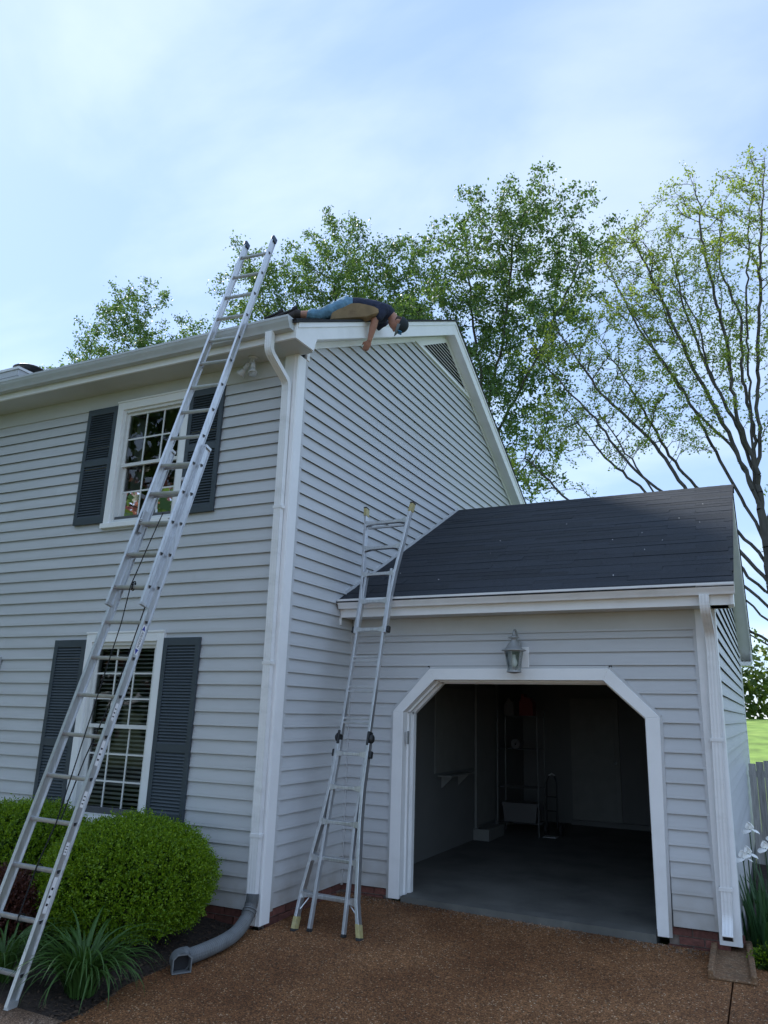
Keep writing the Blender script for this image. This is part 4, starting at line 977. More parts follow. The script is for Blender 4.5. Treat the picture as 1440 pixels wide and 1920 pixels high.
cb = bmesh.new(); bmesh.ops.create_uvsphere(cb, u_segments=24, v_segments=16, radius=1)
bmesh.ops.delete(cb, geom=[v for v in cb.verts if v.co.z < -.02], context='VERTS')
for v in cb.verts: x, y, z = v.co; v.co = head + up_h * .022 + rt_h * (x * .089) + fw_h * (y * .108) + up_h * (z * .112)
cm = bpy.data.meshes.new('cap'); cb.to_mesh(cm); cb.free(); cm.materials.append(MATS['cap'])
for p in cm.polygons: p.use_smooth = True
cap = bpy.data.objects.new('cap', cm); col.objects.link(cap); attach(cap, man)
br = MB(); vs = []; 
for k, t in enumerate(np.linspace(-1.25, 1.25, 13)):
    for rr_, dz in ((1.0, .012), (1.62 - .25 * abs(t), -.004)):
        vs.append(head + up_h * (.022 + dz - .012 * abs(math.sin(t)) * (rr_ > 1)) + rt_h * (math.sin(t) * .088 * (1 if rr_ == 1 else 1.02)) + fw_h * (math.cos(t) * .106 * rr_))
vs2 = [v + up_h * .006 for v in vs]; n = 13
br.add(vs + vs2, [(2 * i, 2 * i + 2, 2 * i + 3, 2 * i + 1) for i in range(n - 1)] + [(26 + 2 * i, 26 + 2 * i + 2, 26 + 2 * i + 3, 26 + 2 * i + 1) for i in range(n - 1)] + [(2 * i + 1, 2 * i + 3, 26 + 2 * i + 3, 26 + 2 * i + 1) for i in range(n - 1)])
br.build('brim', 'cap_brim', cap, smooth=True)
MB().obox(head + up_h * .06 + fw_h * .098, rt_h, up_h, fw_h, .042, .026, .006).build('cap_patch', 'cap_blue', cap, bevel=.003)
hr = MB(); hr.lathe([(.080, -.005), (.084, -.03), (.074, -.06)], head + up_h * .02 - fw_h * .012, 18, up_h, cap=False); hr.build('hair', 'hair', man, smooth=True)
# foam cushion wedged under his side
sp_ = lambda s, z, v: Vector((.25, 1.0, 0)) + U_ * s + V_ * v + Z * z
prof = [(-.56, 6.12), (-.545, 6.225), (-.46, 6.285), (-.36, 6.365), (-.27, 6.425), (-.17, 6.435), (-.05, 6.42), (.06, 6.395), (.12, 6.36), (.125, 6.31), (.09, 6.26), (.02, 6.235), (-.05, 6.20)]
prof = [((a + .56) * .82 - .52, 6.12 + (b - 6.12) * .80 - .065) for a, b in prof]
pd = MB(); vs = []
for v in (.125, .14, .225, .245):
    k = 0 if v in (.14, .225) else .012
    vs += [sp_(s * (1 - k * 2), z - k * (1 if z > 6.2 else -1), v) for s, z in prof]
n = len(prof); pd.add(vs, [tuple(range(n)), tuple(range(3 * n, 4 * n))] + [(j * n + i, j * n + (i + 1) % n, (j + 1) * n + (i + 1) % n, (j + 1) * n + i) for j in range(3) for i in range(n)])
pad = thing('roof_cushion', (.1, .9, mroof(.9)), 'tan foam roof cushion tucked against the side of the person on the roof', 'cushion')
pd.build('foam_side', 'pad', pad, smooth=False)
ba = MB(); vs = []
for v in (-.22, .122):
    for s in (-.80, -.4, .0, .10):
        yy = (Vector((.25, 1.0, 0)) + U_ * s + V_ * v).y; vs += [sp_(s, mroof(yy) + .012, v), sp_(s, {-.80: 6.12, -.4: 6.13, .0: 6.26, .10: 6.24}[s], v)]
ba.add(vs, [(2 * i + j * 8, 2 * i + 2 + j * 8, 2 * i + 3 + j * 8, 2 * i + 1 + j * 8) for i in range(3) for j in (0, 1)] + [(2 * i + 1, 2 * i + 3, 8 + 2 * i + 3, 8 + 2 * i + 1) for i in range(3)] + [(2 * i, 2 * i + 2, 8 + 2 * i + 2, 8 + 2 * i) for i in range(3)] + [(0, 1, 9, 8), (6, 7, 15, 14)])
ba.build('foam_base', 'pad_dark', pad)

# ---- things inside the dark garage
rack = thing('storage_rack', (.55, 5.6, -.06), 'chrome wire storage rack standing in the dark garage', 'rack')
for x in (.24, .88):
    for y in (5.55, 5.95): MB().tube([(x, y, -.05), (x, y, 1.74)], .012, 8).build('post', 'rack_metal', rack)
for z in (.12, .62, 1.18, 1.66):
    s = MB()
    for y in np.linspace(5.55, 5.95, 9): s.tube([(.24, y, z), (.88, y, z)], .004, 5)
    for x in (.24, .56, .88): s.tube([(x, 5.55, z - .006), (x, 5.95, z - .006)], .005, 5)
    s.build('wire_shelf', 'rack_metal', rack)
def ginny(name, label, cat, mb, mt): o = mb.build(name, mt, None); tag(o, label, cat); return o
ginny('fuel_can', 'red fuel can on top of the storage rack in the garage', 'fuel can', MB().prism([(.58, 1.675), (.80, 1.675), (.80, 1.88), (.74, 1.95), (.66, 1.95), (.66, 2.0), (.61, 2.0), (.61, 1.93), (.58, 1.88)], 'y', 5.62, 5.80), 'red_can')
ginny('white_jug', 'white jug on top of the storage rack beside the fuel can', 'jug', MB().prism([(.33, 1.675), (.48, 1.675), (.48, 1.86), (.43, 1.90), (.43, 1.93), (.38, 1.93), (.38, 1.90), (.33, 1.84)], 'y', 5.64, 5.78), 'white_bin')
ginny('paper_roll', 'white paper towel roll lying on the rack shelf', 'paper roll', MB().lathe([(.02, 0), (.07, 0), (.07, .24), (.02, .24), (.02, 0)], (.53, 5.56, 1.255), 18, Vector((0, 1, 0)), cap=False), 'white_bin')
ginny('storage_bin', 'pale storage bin on the lowest shelf of the rack', 'bin', MB().prism([(.34, .135), (.82, .135), (.845, .36), (.86, .36), (.86, .40), (.30, .40), (.30, .36), (.315, .36)], 'y', 5.58, 5.92), 'white_bin')
ht = thing('hand_truck', (1.02, 5.75, -.06), 'dark two wheeled hand truck standing beside the storage rack', 'hand truck')
for x in (.94, 1.10): MB().tube([(x, 5.78, .08), (x, 5.80, .70), (x + (.04 if x < 1 else -.04), 5.82, .80)], .013, 8).build('side_rail', 'black_plastic', ht)
MB().tube([(.97, 5.82, .80), (1.02, 5.82, .83), (1.07, 5.82, .80)], .013, 8).build('handle', 'alu', ht); MB().box(.92, 1.12, 5.60, 5.78, -.05, -.04).build('toe_plate', 'alu_dull', ht)
for z in (.3, .5): MB().tube([(.94, 5.79, z), (1.10, 5.79, z)], .009, 6).build('cross_bar', 'black_plastic', ht)
for x in (.89, 1.12): MB().lathe([(.02, 0), (.09, .0), (.1, .012), (.1, .03), (.09, .042), (.02, .042)], (x, 5.86, .04), 18, Vector((1, 0, 0))).build('wheel', 'rubber', ht)
ws = thing('wall_shelf', (.2, 3.9, .87), 'small white shelf on the left garage wall', 'shelf')
MB().box(.136, .33, 3.42, 4.30, .885, .905).build('board', 'step', ws)
for y in (3.55, 4.15): MB().prism([(.136, .74), (.146, .74), (.30, .884), (.136, .884)], 'y', y, y + .012).build('bracket', 'step', ws)

# ---- weathered board fence beyond the garage
fen = thing('fence', (5.5, 6.0, -.2), 'weathered grey board fence behind the irises at the garage corner', 'fence')
x = 3.795; k = 0
while x < 9.0:
    w = random.uniform(.085, .10); h = 1.10 + (x - 3.8) * .19 * (x < 4.6) + (.15 if x >= 4.6 else 0) + random.uniform(-.012, .012)
    MB().prism([(x, -.25), (x + w, -.25), (x + w, h - .006), (x + w - .004, h), (x + .004, h), (x, h - .006)], 'y', 6.0 + random.uniform(-.004, .004), 6.018).build('picket', 'fence_wood', fen); x += w + .003
for z in (.1, .92): MB().box(3.79, 9.0, 6.024, 6.062, z, z + .085).build('rail', 'fence_wood', fen)
# ================================================================ trees and plants
def unit(v): return v / np.maximum(np.linalg.norm(v, axis=-1, keepdims=True), 1e-9)
def clumps(rg, ells, per_vol, n_in, rad, shell=.35):
    """attraction points in clumps inside ellipsoids: gaps stay open between clumps"""
    out = []
    for (c, r) in ells:
        c = np.array(c, float); r = np.array(r, float); n = max(4, int(per_vol * 4.19 * r.prod()))
        u = unit(rg.normal(size=(n, 3))) * (rg.random((n, 1)) ** shell) * r + c
        for p in u:
            m = rg.integers(max(2, n_in // 2), n_in + 3)
            out.append(p + rg.normal(size=(m, 3)) * rad * rg.uniform(.5, 1.2))
    return np.concatenate(out)
def colonize(rg, seeds, att, step=.35, infl=4.0, kill=.5, iters=120, up=.12, jit=.12):
    """seeds: list of polylines (first point = base). Returns nodes, parents"""
    nodes = []; par = []
    for pl, attach_to in seeds:
        pl = [np.array(p, float) for p in pl]; last = attach_to
        if attach_to is not None:
            d = [np.linalg.norm(q - pl[0]) for q in nodes]; last = int(np.argmin(d))
        for a, b in zip(pl, pl[1:]):
            L = np.linalg.norm(b - a); k = max(1, int(L / step))
            for i in range(k + (1 if last is None else 0)):
                t = (i if last is None or False else i + 1) / k
                q = a + (b - a) * min(t, 1) + (rg.normal(size=3) * step * .09 if 0 < t < 1 else 0)
                nodes.append(q); par.append(-1 if last is None else last); last = len(nodes) - 1
    nodes = [n for n in nodes]; A = att.copy(); alive = np.ones(len(A), bool)
    NN = np.array(nodes); nd = np.full(len(A), 1e9); ni = np.zeros(len(A), int)
    def upd(idx):
        nonlocal nd, ni
        for s in range(0, len(idx), 200):
            ch = idx[s:s + 200]; D = np.linalg.norm(A[:, None] - NN[ch][None], axis=2); j = D.argmin(1); dm = D[np.arange(len(A)), j]; b = dm < nd
            nd[b] = dm[b]; ni[b] = ch[j[b]]
    upd(np.arange(len(NN)))
    for it in range(iters):
        alive &= nd > kill
        act = alive & (nd < infl)
        if not act.any(): break
        ids = ni[act]; dirs = unit(A[act] - NN[ids]); S = np.zeros((len(NN), 3)); np.add.at(S, ids, dirs)
        grow = np.unique(ids); d = unit(S[grow]) + rg.normal(size=(len(grow), 3)) * jit; d[:, 2] += up; new = NN[grow] + unit(d) * step
        keep = np.array([np.min(np.sum((NN - q) ** 2, 1)) > (step * .45) ** 2 for q in new])      # no knots of crossing twigs
        if (~keep).any():
            bad = np.isin(ni, grow[~keep]); alive &= ~(bad & act)
        if not keep.any(): continue
        base = len(NN); NN = np.concatenate([NN, new[keep]]); par += list(grow[keep]); upd(np.arange(base, len(NN)))
        if len(NN) > 9000: break
    return NN, np.array(par)
def radii(NN, par, tip=.006, p=2.4, cap=.4):
    r = np.zeros(len(NN)); ch = np.zeros(len(NN), int)
    for i in range(len(NN)):
        if par[i] >= 0: ch[par[i]] += 1
    acc = np.zeros(len(NN))
    order = range(len(NN) - 1, -1, -1)
    for i in order:
        v = acc[i] if acc[i] > 0 else tip ** p
        r[i] = v ** (1 / p)
        if par[i] >= 0: acc[par[i]] += v * 1.0 + (tip ** p) * .25
    return np.minimum(r, cap), ch
def branch_mesh(NN, par, r, seg_thick=7, rmin=0.0):
    V = []; F = []; off = 0
    i = np.where((par >= 0) & (r > rmin))[0]; a = NN[par[i]]; b = NN[i]; ra = np.minimum(r[par[i]], r[i] * 1.5); rb = r[i]
    d = unit(b - a); h = np.where(np.abs(d[:, 2:3]) > .9, np.array([[1., 0, 0]]), np.array([[0, 0, 1.]])); s = unit(np.cross(d, h)); t = np.cross(d, s)
    out = []
    for lo, hi, seg in ((0, .012, 3), (.012, .05, 5), (.05, 9, 10)):
        m = (rb >= lo) & (rb < hi)
        if not m.any(): continue
        ang = np.arange(seg) * 2 * np.pi / seg; c, sn = np.cos(ang), np.sin(ang)
        ringd = s[m][:, None] * c[None, :, None] + t[m][:, None] * sn[None, :, None]
        A = a[m][:, None] + ringd * ra[m][:, None, None]; B = b[m][:, None] + ringd * rb[m][:, None, None]
        n = m.sum(); VV = np.concatenate([A, B], 1).reshape(-1, 3); k = np.arange(n)[:, None] * 2 * seg; j = np.arange(seg)[None]
        FF = np.stack([k + j, k + (j + 1) % seg, k + seg + (j + 1) % seg, k + seg + j], -1).reshape(-1, 4)
        V.append(VV); F.append(FF + off); off += len(VV)
    return np.concatenate(V), np.concatenate(F)
def leaf_quads(rg, P, size, aspect=.55, droop=.0, nrm_bias=None, var=.35):
    """rhombic leaves at points P"""
    n = len(P); d = unit(rg.normal(size=(n, 3)) + np.array([0, 0, -droop])); w = unit(np.cross(d, rg.normal(size=(n, 3)) if nrm_bias is None else nrm_bias + rg.normal(size=(n, 3)) * .7))
    L = size * rg.uniform(1 - var, 1 + var, (n, 1)); nn = np.cross(d, w)
    V = np.stack([P, P + d * L * .5 + w * L * aspect * .5 + nn * L * .08, P + d * L, P + d * L * .5 - w * L * aspect * .5 + nn * L * .08], 1).reshape(-1, 3)
    return V, np.arange(4 * n).reshape(n, 4)
def tree(name, label, loc, seeds, ells, seed, leafm, barkm, per_vol, n_in, rad, leaves_per, leaf_size, spread, step=.35, kill=.5, tip=.006, group=None, up=.12, tipmax=.02, infl=4.0, tips_only=False, pp=2.4, cap=.4, twigs=0, jit=.12):
    rg = np.random.default_rng(seed); att = clumps(rg, ells, per_vol, n_in, rad)
    NN, par = colonize(rg, seeds, att, step, infl, kill, 110, up, jit)
    r, ch = radii(NN, par, tip, pp, cap)
    o = thing(name, loc, label, 'tree', group)
    V, F = branch_mesh(NN, par, r)
    base = np.where((r < tip * 2.6) if tips_only else (r < tipmax))[0]
    if twigs:
        # fine side twigs
        b = base[rg.integers(0, len(base), twigs)]; pd_ = unit(NN[b] - NN[np.maximum(par[b], 0)] + 1e-6); d = unit(pd_ * (1.4 if tips_only else .6) + rg.normal(size=(twigs, 3)) * (.5 if tips_only else .8) + np.array([0, 0, .55 if tips_only else .15])); L = rg.uniform(.25, .8, (twigs, 1)) * spread * 1.6; e = NN[b] + d * L
        w = unit(np.cross(d, rg.normal(size=(twigs, 3)))) * tip * .55; w2 = np.cross(d, w)
        TV = np.stack([NN[b] + w, NN[b] - w * .5 + w2 * .87, NN[b] - w * .5 - w2 * .87, e], 1).reshape(-1, 3); k = np.arange(twigs)[:, None] * 4
        TF = np.concatenate([k + np.array([[0, 1, 3, 3]]), k + np.array([[1, 2, 3, 3]]), k + np.array([[2, 0, 3, 3]])]).reshape(-1, 4)
        TV = np.concatenate([TV, TV[3::4] + w * .3]); n0 = 4 * twigs; idx = np.arange(twigs)
        TF = np.concatenate([np.stack([4 * idx, 4 * idx + 1, 4 * idx + 3, n0 + idx], 1), np.stack([4 * idx + 1, 4 * idx + 2, 4 * idx + 3, n0 + idx], 1)])
        F = np.concatenate([F, TF + len(V)]); V = np.concatenate([V, TV])
    arrobj('trunk', V, F, barkm, o, smooth=True)
    if tips_only:
        pos = np.concatenate([NN[ch == 0], e]) if twigs else NN[base]; pos = np.repeat(pos, leaves_per, 0) + rg.normal(size=(len(pos) * leaves_per, 3)) * spread * .16
    else:
        k = rg.poisson(leaves_per, len(base)); pos = np.repeat(NN[base], k, 0) + rg.normal(size=(k.sum(), 3)) * spread
        if twigs: pos = np.concatenate([pos, np.repeat(e, 3, 0) + rg.normal(size=(len(e) * 3, 3)) * spread * .35])
    LV, LF = leaf_quads(rg, pos, leaf_size, .6, .35)
    arrobj('crown', LV, LF, leafm, o)
    return o

tree('elm_tree', 'tall leafy green tree rising behind the gable to the right of the roof worker', (-2.5, 13, -.4),
     [([(-2.4, 13, -.5), (-2.6, 13, 5), (-2.55, 13, 10.2), (-3.0, 13.2, 13.0), (-3.3, 13.4, 16)], None), ([(-2.55, 13, 9.6), (-1.9, 12.8, 12.4), (-1.5, 12.6, 15.5)], 0), ([(-2.55, 13, 8.8), (-1.2, 13.2, 11.3), (.3, 13.4, 14.6)], 0), ([(-2.6, 13, 8.0), (-4.0, 13.3, 11.2), (-4.9, 13.4, 13.6)], 0), ([(-2.6, 13, 6.6), (-1.5, 12.7, 8.0), (-.7, 12.6, 9.0)], 0)],
     [((-2.3, 13, 14.3), (2.2, 2.4, 2.9)), ((-.9, 13, 15.0), (1.6, 1.8, 2.6)), ((.75, 13.2, 15.2), (.95, .9, 1.2)), ((-.1, 13, 13.2), (1.0, 1.2, 1.0)), ((-3.2, 13, 12.0), (2.3, 2.2, 2.2)), ((-.9, 13, 12.4), (1.5, 1.6, 1.6)), ((-1.0, 12.8, 9.9), (1.2, 1.4, 1.6)), ((-5.2, 13.2, 13.9), (1.6, 1.7, 2.3)), ((-1.3, 12.8, 7.9), (1.0, 1, 1.1)), ((-2.3, 13, 10.2), (1.6, 1.8, 1.4))],
     3, 'leaf_elm', 'bark', 2.3, 11, .28, 22, .098, .15, group='trees behind the house', twigs=9000)
tree('elm_tree', 'leafy green tree behind the roof worker and the top of the extension ladder', (-9.8, 15, -.4),
     [([(-9.8, 15, -.5), (-9.7, 15, 9), (-9.4, 15.1, 14), (-9.0, 15.2, 17.5)], None), ([(-9.7, 15, 10.5), (-11.2, 15.1, 14.2), (-12.9, 15.1, 17.6)], 0), ([(-9.7, 15, 10), (-8.0, 15.2, 13.4), (-6.9, 15.2, 16)], 0)],
     [((-9.0, 15, 17.0), (1.9, 1.9, 2.7)), ((-11.3, 15, 16.2), (1.7, 1.8, 2.2)), ((-13.2, 15, 17.6), (1.2, 1.3, 2.3)), ((-7.0, 15, 15.8), (1.8, 1.7, 2.6)), ((-9.6, 15, 13.8), (3.2, 1.8, 1.5)), ((-6.2, 15, 13.5), (1.6, 1.6, 1.6))],
     5, 'leaf_elm', 'bark', 2.2, 11, .30, 19, .108, .165, group='trees behind the house', twigs=7500)
tree('elm_tree', 'small airy tree showing above the front gutter left of the extension ladder', (-23, 19, -.4),
     [([(-23, 19, -.5), (-23.0, 19, 11), (-22.8, 19, 16), (-22.9, 19, 20)], None), ([(-23, 19, 12), (-25, 19.2, 15.5), (-26.8, 19.2, 18.6)], 0), ([(-23, 19, 12), (-21, 19.2, 15.5), (-19.8, 19.2, 18.3)], 0)],
     [((-23.2, 19, 19.8), (2.0, 1.8, 2.7)), ((-26.9, 19, 18.6), (1.6, 1.5, 1.9)), ((-19.6, 19, 18.4), (1.6, 1.5, 1.5)), ((-24.5, 19, 17.3), (3, 1.8, 1.3))],
     7, 'leaf_elm', 'bark', 1.5, 10, .36, 10, .135, .20, group='trees behind the house', twigs=4200)
mrg = random.Random(4)
limbs = [([(4.55, 11, -.5), (4.45, 11, 3.4), (4.38, 11, 5.6), (4.30, 11, 7.0), (4.35, 11.1, 8.6), (4.5, 11.1, 11), (4.8, 11.2, 13.6)], None)]
for (tx, ty, tz, zb) in ((.2, 10.6, 11.0, 4.4), (1.4, 11.5, 13.2, 5.2), (2.2, 10.2, 13.0, 5.8), (2.8, 11.7, 13.4, 6.2), (3.5, 10.6, 14.0, 6.6), (4.0, 11.8, 14.2, 7.4), (5.3, 10.6, 14.2, 7.0), (5.6, 11.6, 12.4, 5.6), (-.1, 11.4, 9.4, 3.8), (-.8, 10.8, 7.6, 3.1), (.9, 12.0, 11.2, 4.8), (1.2, 10.0, 8.4, 3.5), (.3, 11.8, 7.2, 3.0), (5.6, 10.8, 8.2, 3.2), (5.2, 11.2, 6.2, 2.4), (-.4, 10.4, 10.2, 4.1), (2.0, 11.2, 11.6, 6.0), (3.0, 10.4, 11.8, 7.0)):
    b = Vector((4.42, 11, zb)); t = Vector((tx, ty, tz)); pts = [tuple(b)]
    for k in (.25, .5, .75, 1):
        q = b.lerp(t, k); q.z -= mrg.uniform(.0, .35) * math.sin(math.pi * k); q += Vector((mrg.uniform(-.17, .17), mrg.uniform(-.17, .17), mrg.uniform(-.13, .13))); pts.append(tuple(q))
    limbs.append((pts, 0))
tree('maple_tree', 'sparse budding tree with dark bare limbs beyond the garage roof', (4.5, 11, -.4), limbs,
     [((2.2, 10.9, 11.0), (1.6, 1.6, 2.0)), ((4.6, 11, 11.6), (1.4, 1.5, 3.0)), ((.3, 11, 9.2), (1.1, 1.3, 1.6)), ((3.3, 11, 12.4), (1.2, 1.4, 2.0)), ((5.3, 11, 7.4), (.8, 1, 1.8)), ((3.0, 11, 9.2), (1.8, 1.6, 1.8)), ((-.2, 10.9, 7.6), (1.0, 1.0, .8)), ((1.6, 11, 8.0), (1.4, 1.3, 1.2)), ((5.0, 11, 5.0), (.7, .8, 1.2))],
     13, 'leaf_maple', 'bark_grey', 4.2, 4, .22, 4, .062, .24, step=.20, kill=.24, tip=.0060, up=.45, infl=1.5, tips_only=True, pp=2.3, cap=.17, twigs=8500, jit=.05)

# trees across the street (unseen behind the camera: mirrored in the panes, some added to darken the front)
for i, (x, y, h, mt_, lab) in enumerate(((-11.5, -8.5, 11, 'leaf_elm', 'round green tree across the street mirrored in the upper window'), (-17, -13, 9.5, 'leaf_pink', 'pink flowering tree across the street mirrored in the window panes'), (-6.5, -18, 13, 'leaf_elm', 'broad green tree across the street mirrored in the lower window'),
        (-22, -7, 13, 'leaf_elm', 'tallest green tree behind the pink one, added unseen to darken the house front'))):
    tree('street_tree', lab, (x, y, -.4), [([(x, y, -.5), (x + .2, y, 2.2), (x, y + .2, h * .6)], None)], [((x, y, h * .60), (4.0, 4.0, h * .40)), ((x - 2.4, y + .6, h * .42), (2.4, 2.4, h * .22)), ((x + 2.5, y - .4, h * .45), (2.4, 2.4, h * .22))], 30 + i, mt_, 'bark', .36, 8, .7, 18, .40, .45, step=.6, kill=.9, tip=.012, infl=6, cap=.3, group='trees across the street')

# far hedgerow beyond the field: one mass nobody could count
rg = np.random.default_rng(77); pts = []
for i in range(46):
    x = -26 + i * 1.5 + rg.normal() * .6; y = 47 + rg.normal() * 2.5; h = rg.uniform(2.6, 5.2); m_ = 420
    u = unit(rg.normal(size=(m_, 3))) * (rg.random((m_, 1)) ** .4) * np.array([1.7, 1.6, h * .55]); pts.append(u + np.array([x, y, 1.4 + h * .5]))
LV, LF = leaf_quads(rg, np.concatenate(pts), .42, .7)
tag(arrobj('hedgerow', LV, LF, 'leaf_far'), 'dark green wooded edge beyond the bright field', 'woodland', kind='stuff')

# ---- clipped boxwoods
def shrub(name, label, c, r, seed, n_sh, leafm, group=None, leaf=.024, lump=.07, cat='shrub', flat=.0, inner='leaf_box_in'):
    rg = np.random.default_rng(seed); c = np.array(c); r = np.array(r)
    o = thing(name, (c[0], c[1], ground(c[0], c[1])), label, cat, group)
    d = unit(rg.normal(size=(n_sh, 3))); d = d[d[:, 2] > -.72]
    bump = np.array([noise.fractal(Vector(v * 2.6) + Vector((seed, 0, 0)), 1.0, 2.0, 3) for v in d]) * lump
    squash = np.sign(d) * np.abs(d) ** .94                              # slightly boxy, as clipped
    squash = unit(squash) * (np.linalg.norm(squash, axis=1, keepdims=True) ** .55)
    depth = rg.random((len(d), 1)) ** 1.5 * .16
    P = c + squash * r * (1 + bump[:, None] - depth)
    P[:, 2] = np.maximum(P[:, 2], ground(c[0], c[1]) + .03)
    sh_dir = unit(d + np.array([0, 0, .55]) + rg.normal(size=d.shape) * .45); L = rg.uniform(.025, .07, (len(d), 1)) * (1 + .6 * (rg.random((len(d), 1)) > .93))
    pos = []; drs = []
    for k in range(6):
        pos.append(P + sh_dir * L * (k / 5.0)); drs.append(unit(sh_dir * .8 + rg.normal(size=d.shape) * .7))
    pos = np.concatenate(pos); drs = np.concatenate(drs); n = len(pos); w = unit(np.cross(drs, rg.normal(size=(n, 3)))); S_ = leaf * rg.uniform(.7, 1.25, (n, 1)); nn = np.cross(drs, w)
    V = np.stack([pos, pos + drs * S_ * .5 + w * S_ * .27 + nn * S_ * .08, pos + drs * S_, pos + drs * S_ * .5 - w * S_ * .27 + nn * S_ * .08], 1).reshape(-1, 3)
    arrobj('foliage', V, np.arange(4 * n).reshape(n, 4), leafm, o)
    # woody inside, seen only through gaps
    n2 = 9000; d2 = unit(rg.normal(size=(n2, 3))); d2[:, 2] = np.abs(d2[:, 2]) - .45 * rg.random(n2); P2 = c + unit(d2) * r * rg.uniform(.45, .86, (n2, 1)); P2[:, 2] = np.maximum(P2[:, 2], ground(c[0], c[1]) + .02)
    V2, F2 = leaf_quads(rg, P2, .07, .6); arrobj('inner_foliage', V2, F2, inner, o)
    st = MB()
    for k in range(9):
        a = k * .7; b = c + np.array([math.cos(a) * r[0] * .5, math.sin(a) * r[1] * .5, 0]); st.tube([(c[0] + .05 * math.cos(a), c[1] + .05 * math.sin(a), ground(c[0], c[1]) - .05), tuple(b)], [.014, .007], 5)
    st.build('stem', 'bark', o)
    return o
shrub('boxwood', 'rounded bright green boxwood in front of the right shutter and drain hose', (-.80, -.93, .29), (.67, .66, .47), 21, 18000, 'leaf_box', 'clipped boxwoods', .0195)
shrub('boxwood', 'bright green boxwood behind the extension ladder at the left edge', (-2.15, -.93, .30), (.72, .64, .50), 22, 15000, 'leaf_box', 'clipped boxwoods', .0195)
shrub('barberry', 'small dark red bush behind the ladder below the left boxwood', (-1.42, -1.62, .12), (.36, .28, .30), 23, 2600, 'leaf_red', None, .022, .12, inner='leaf_red')

# ---- daylilies and irises, blade by blade
def blade_mesh(name, L, w, arch, mt, seg=9, fold=.35):
    V = []; F = []
    for i in range(seg + 1):
        t = i / seg; a = arch * t ** 1.35
        if i == 0: p = Vector((0, 0, 0))
        else: p = p + Vector((math.sin(am := arch * ((i - .5) / seg) ** 1.35), 0, math.cos(am))) * (L / seg)
        ww = w * (1 - t ** 2.4) * (.55 + .45 * min(1, t * 4)) + .0004; nrm = Vector((-math.cos(a), 0, math.sin(a)))
        V += [p + Vector((0, -ww, 0)) + nrm * ww * fold, p, p + Vector((0, ww, 0)) + nrm * ww * fold]
    for i in range(seg): b = i * 3; F += [(b, b + 1, b + 4, b + 3), (b + 1, b + 2, b + 5, b + 4)]
    mb = MB(); mb.add(V, F); me = mb.mesh(name, mt, True); return me
lily = [blade_mesh('leaf_blade', L, w, a, 'leaf_lily') for L, w, a in ((.62, .0105, 2.5), (.72, .011, 2.2), (.55, .010, 1.6), (.66, .0115, 2.75), (.50, .009, 1.1), (.75, .010, 2.0))]
def clump(name, label, c, n, sc, seed, cat='plant', group=None):
    rg = random.Random(seed); z = bed_z(*c) if c[0] < 1 else -.2; o = thing(name, (c[0], c[1], z), label, cat, group)
    for i in range(n):
        a = rg.uniform(0, 2 * math.pi); rr_ = rg.uniform(0, .10); s = sc * rg.uniform(.75, 1.12)
        q = Quaternion((0, 0, 1), a) @ Quaternion((0, 1, 0), rg.uniform(-.05, .42)) @ Quaternion((0, 0, 1), rg.uniform(-.5, .5))
        inst('leaf_blade', rg.choice(lily), o, (c[0] + math.cos(a) * rr_, c[1] + math.sin(a) * rr_, z), q, (s, s, s))
    return o
clump('daylily', 'arching daylily clump right of the extension ladder foot', (-.24, -1.84), 230, .92, 41, 'daylily', 'daylilies in the front bed')
clump('daylily', 'daylily clump left of the ladder foot at the left edge', (-.80, -2.02), 110, .80, 42, 'daylily', 'daylilies in the front bed')
clump('daylily', 'daylily tuft behind the ladder beneath the red bush', (-1.15, -1.45), 60, .70, 43, 'daylily', 'daylilies in the front bed')
iris_b = [blade_mesh('leaf_blade', L, w, a, 'leaf_iris', 8, .15) for L, w, a in ((.62, .017, .25), (.70, .018, .45), (.55, .016, .12), (.58, .018, 1.1), (.48, .015, .3))]
pet_up = MB(); vs = []; fs = []
def petal(L, w, a0, a1, seg=6):
    V = []; F = []; p = Vector((0, 0, 0))
    for i in range(seg + 1):
        t = i / seg; a = lerp(a0, a1, t)
        if i: p = p + Vector((math.sin(a), 0, math.cos(a))) * (L / seg)
        ww = w * math.sin(math.pi * min(.97, .12 + t * .82)) ; cup = ww * .35 * math.cos(t * 5)
        V += [p + Vector((0, -ww, cup)), p + Vector((0, -ww * .5, 0)), p, p + Vector((0, ww * .5, 0)), p + Vector((0, ww, cup))]
    for i in range(seg):
        for j in range(4): b = i * 5 + j; F.append((b, b + 1, b + 6, b + 5))
    return MB().add(V, F).mesh('petal', 'petal', True)
std_me, fall_me = petal(.062, .026, .55, -.75), petal(.075, .028, .7, 2.7)
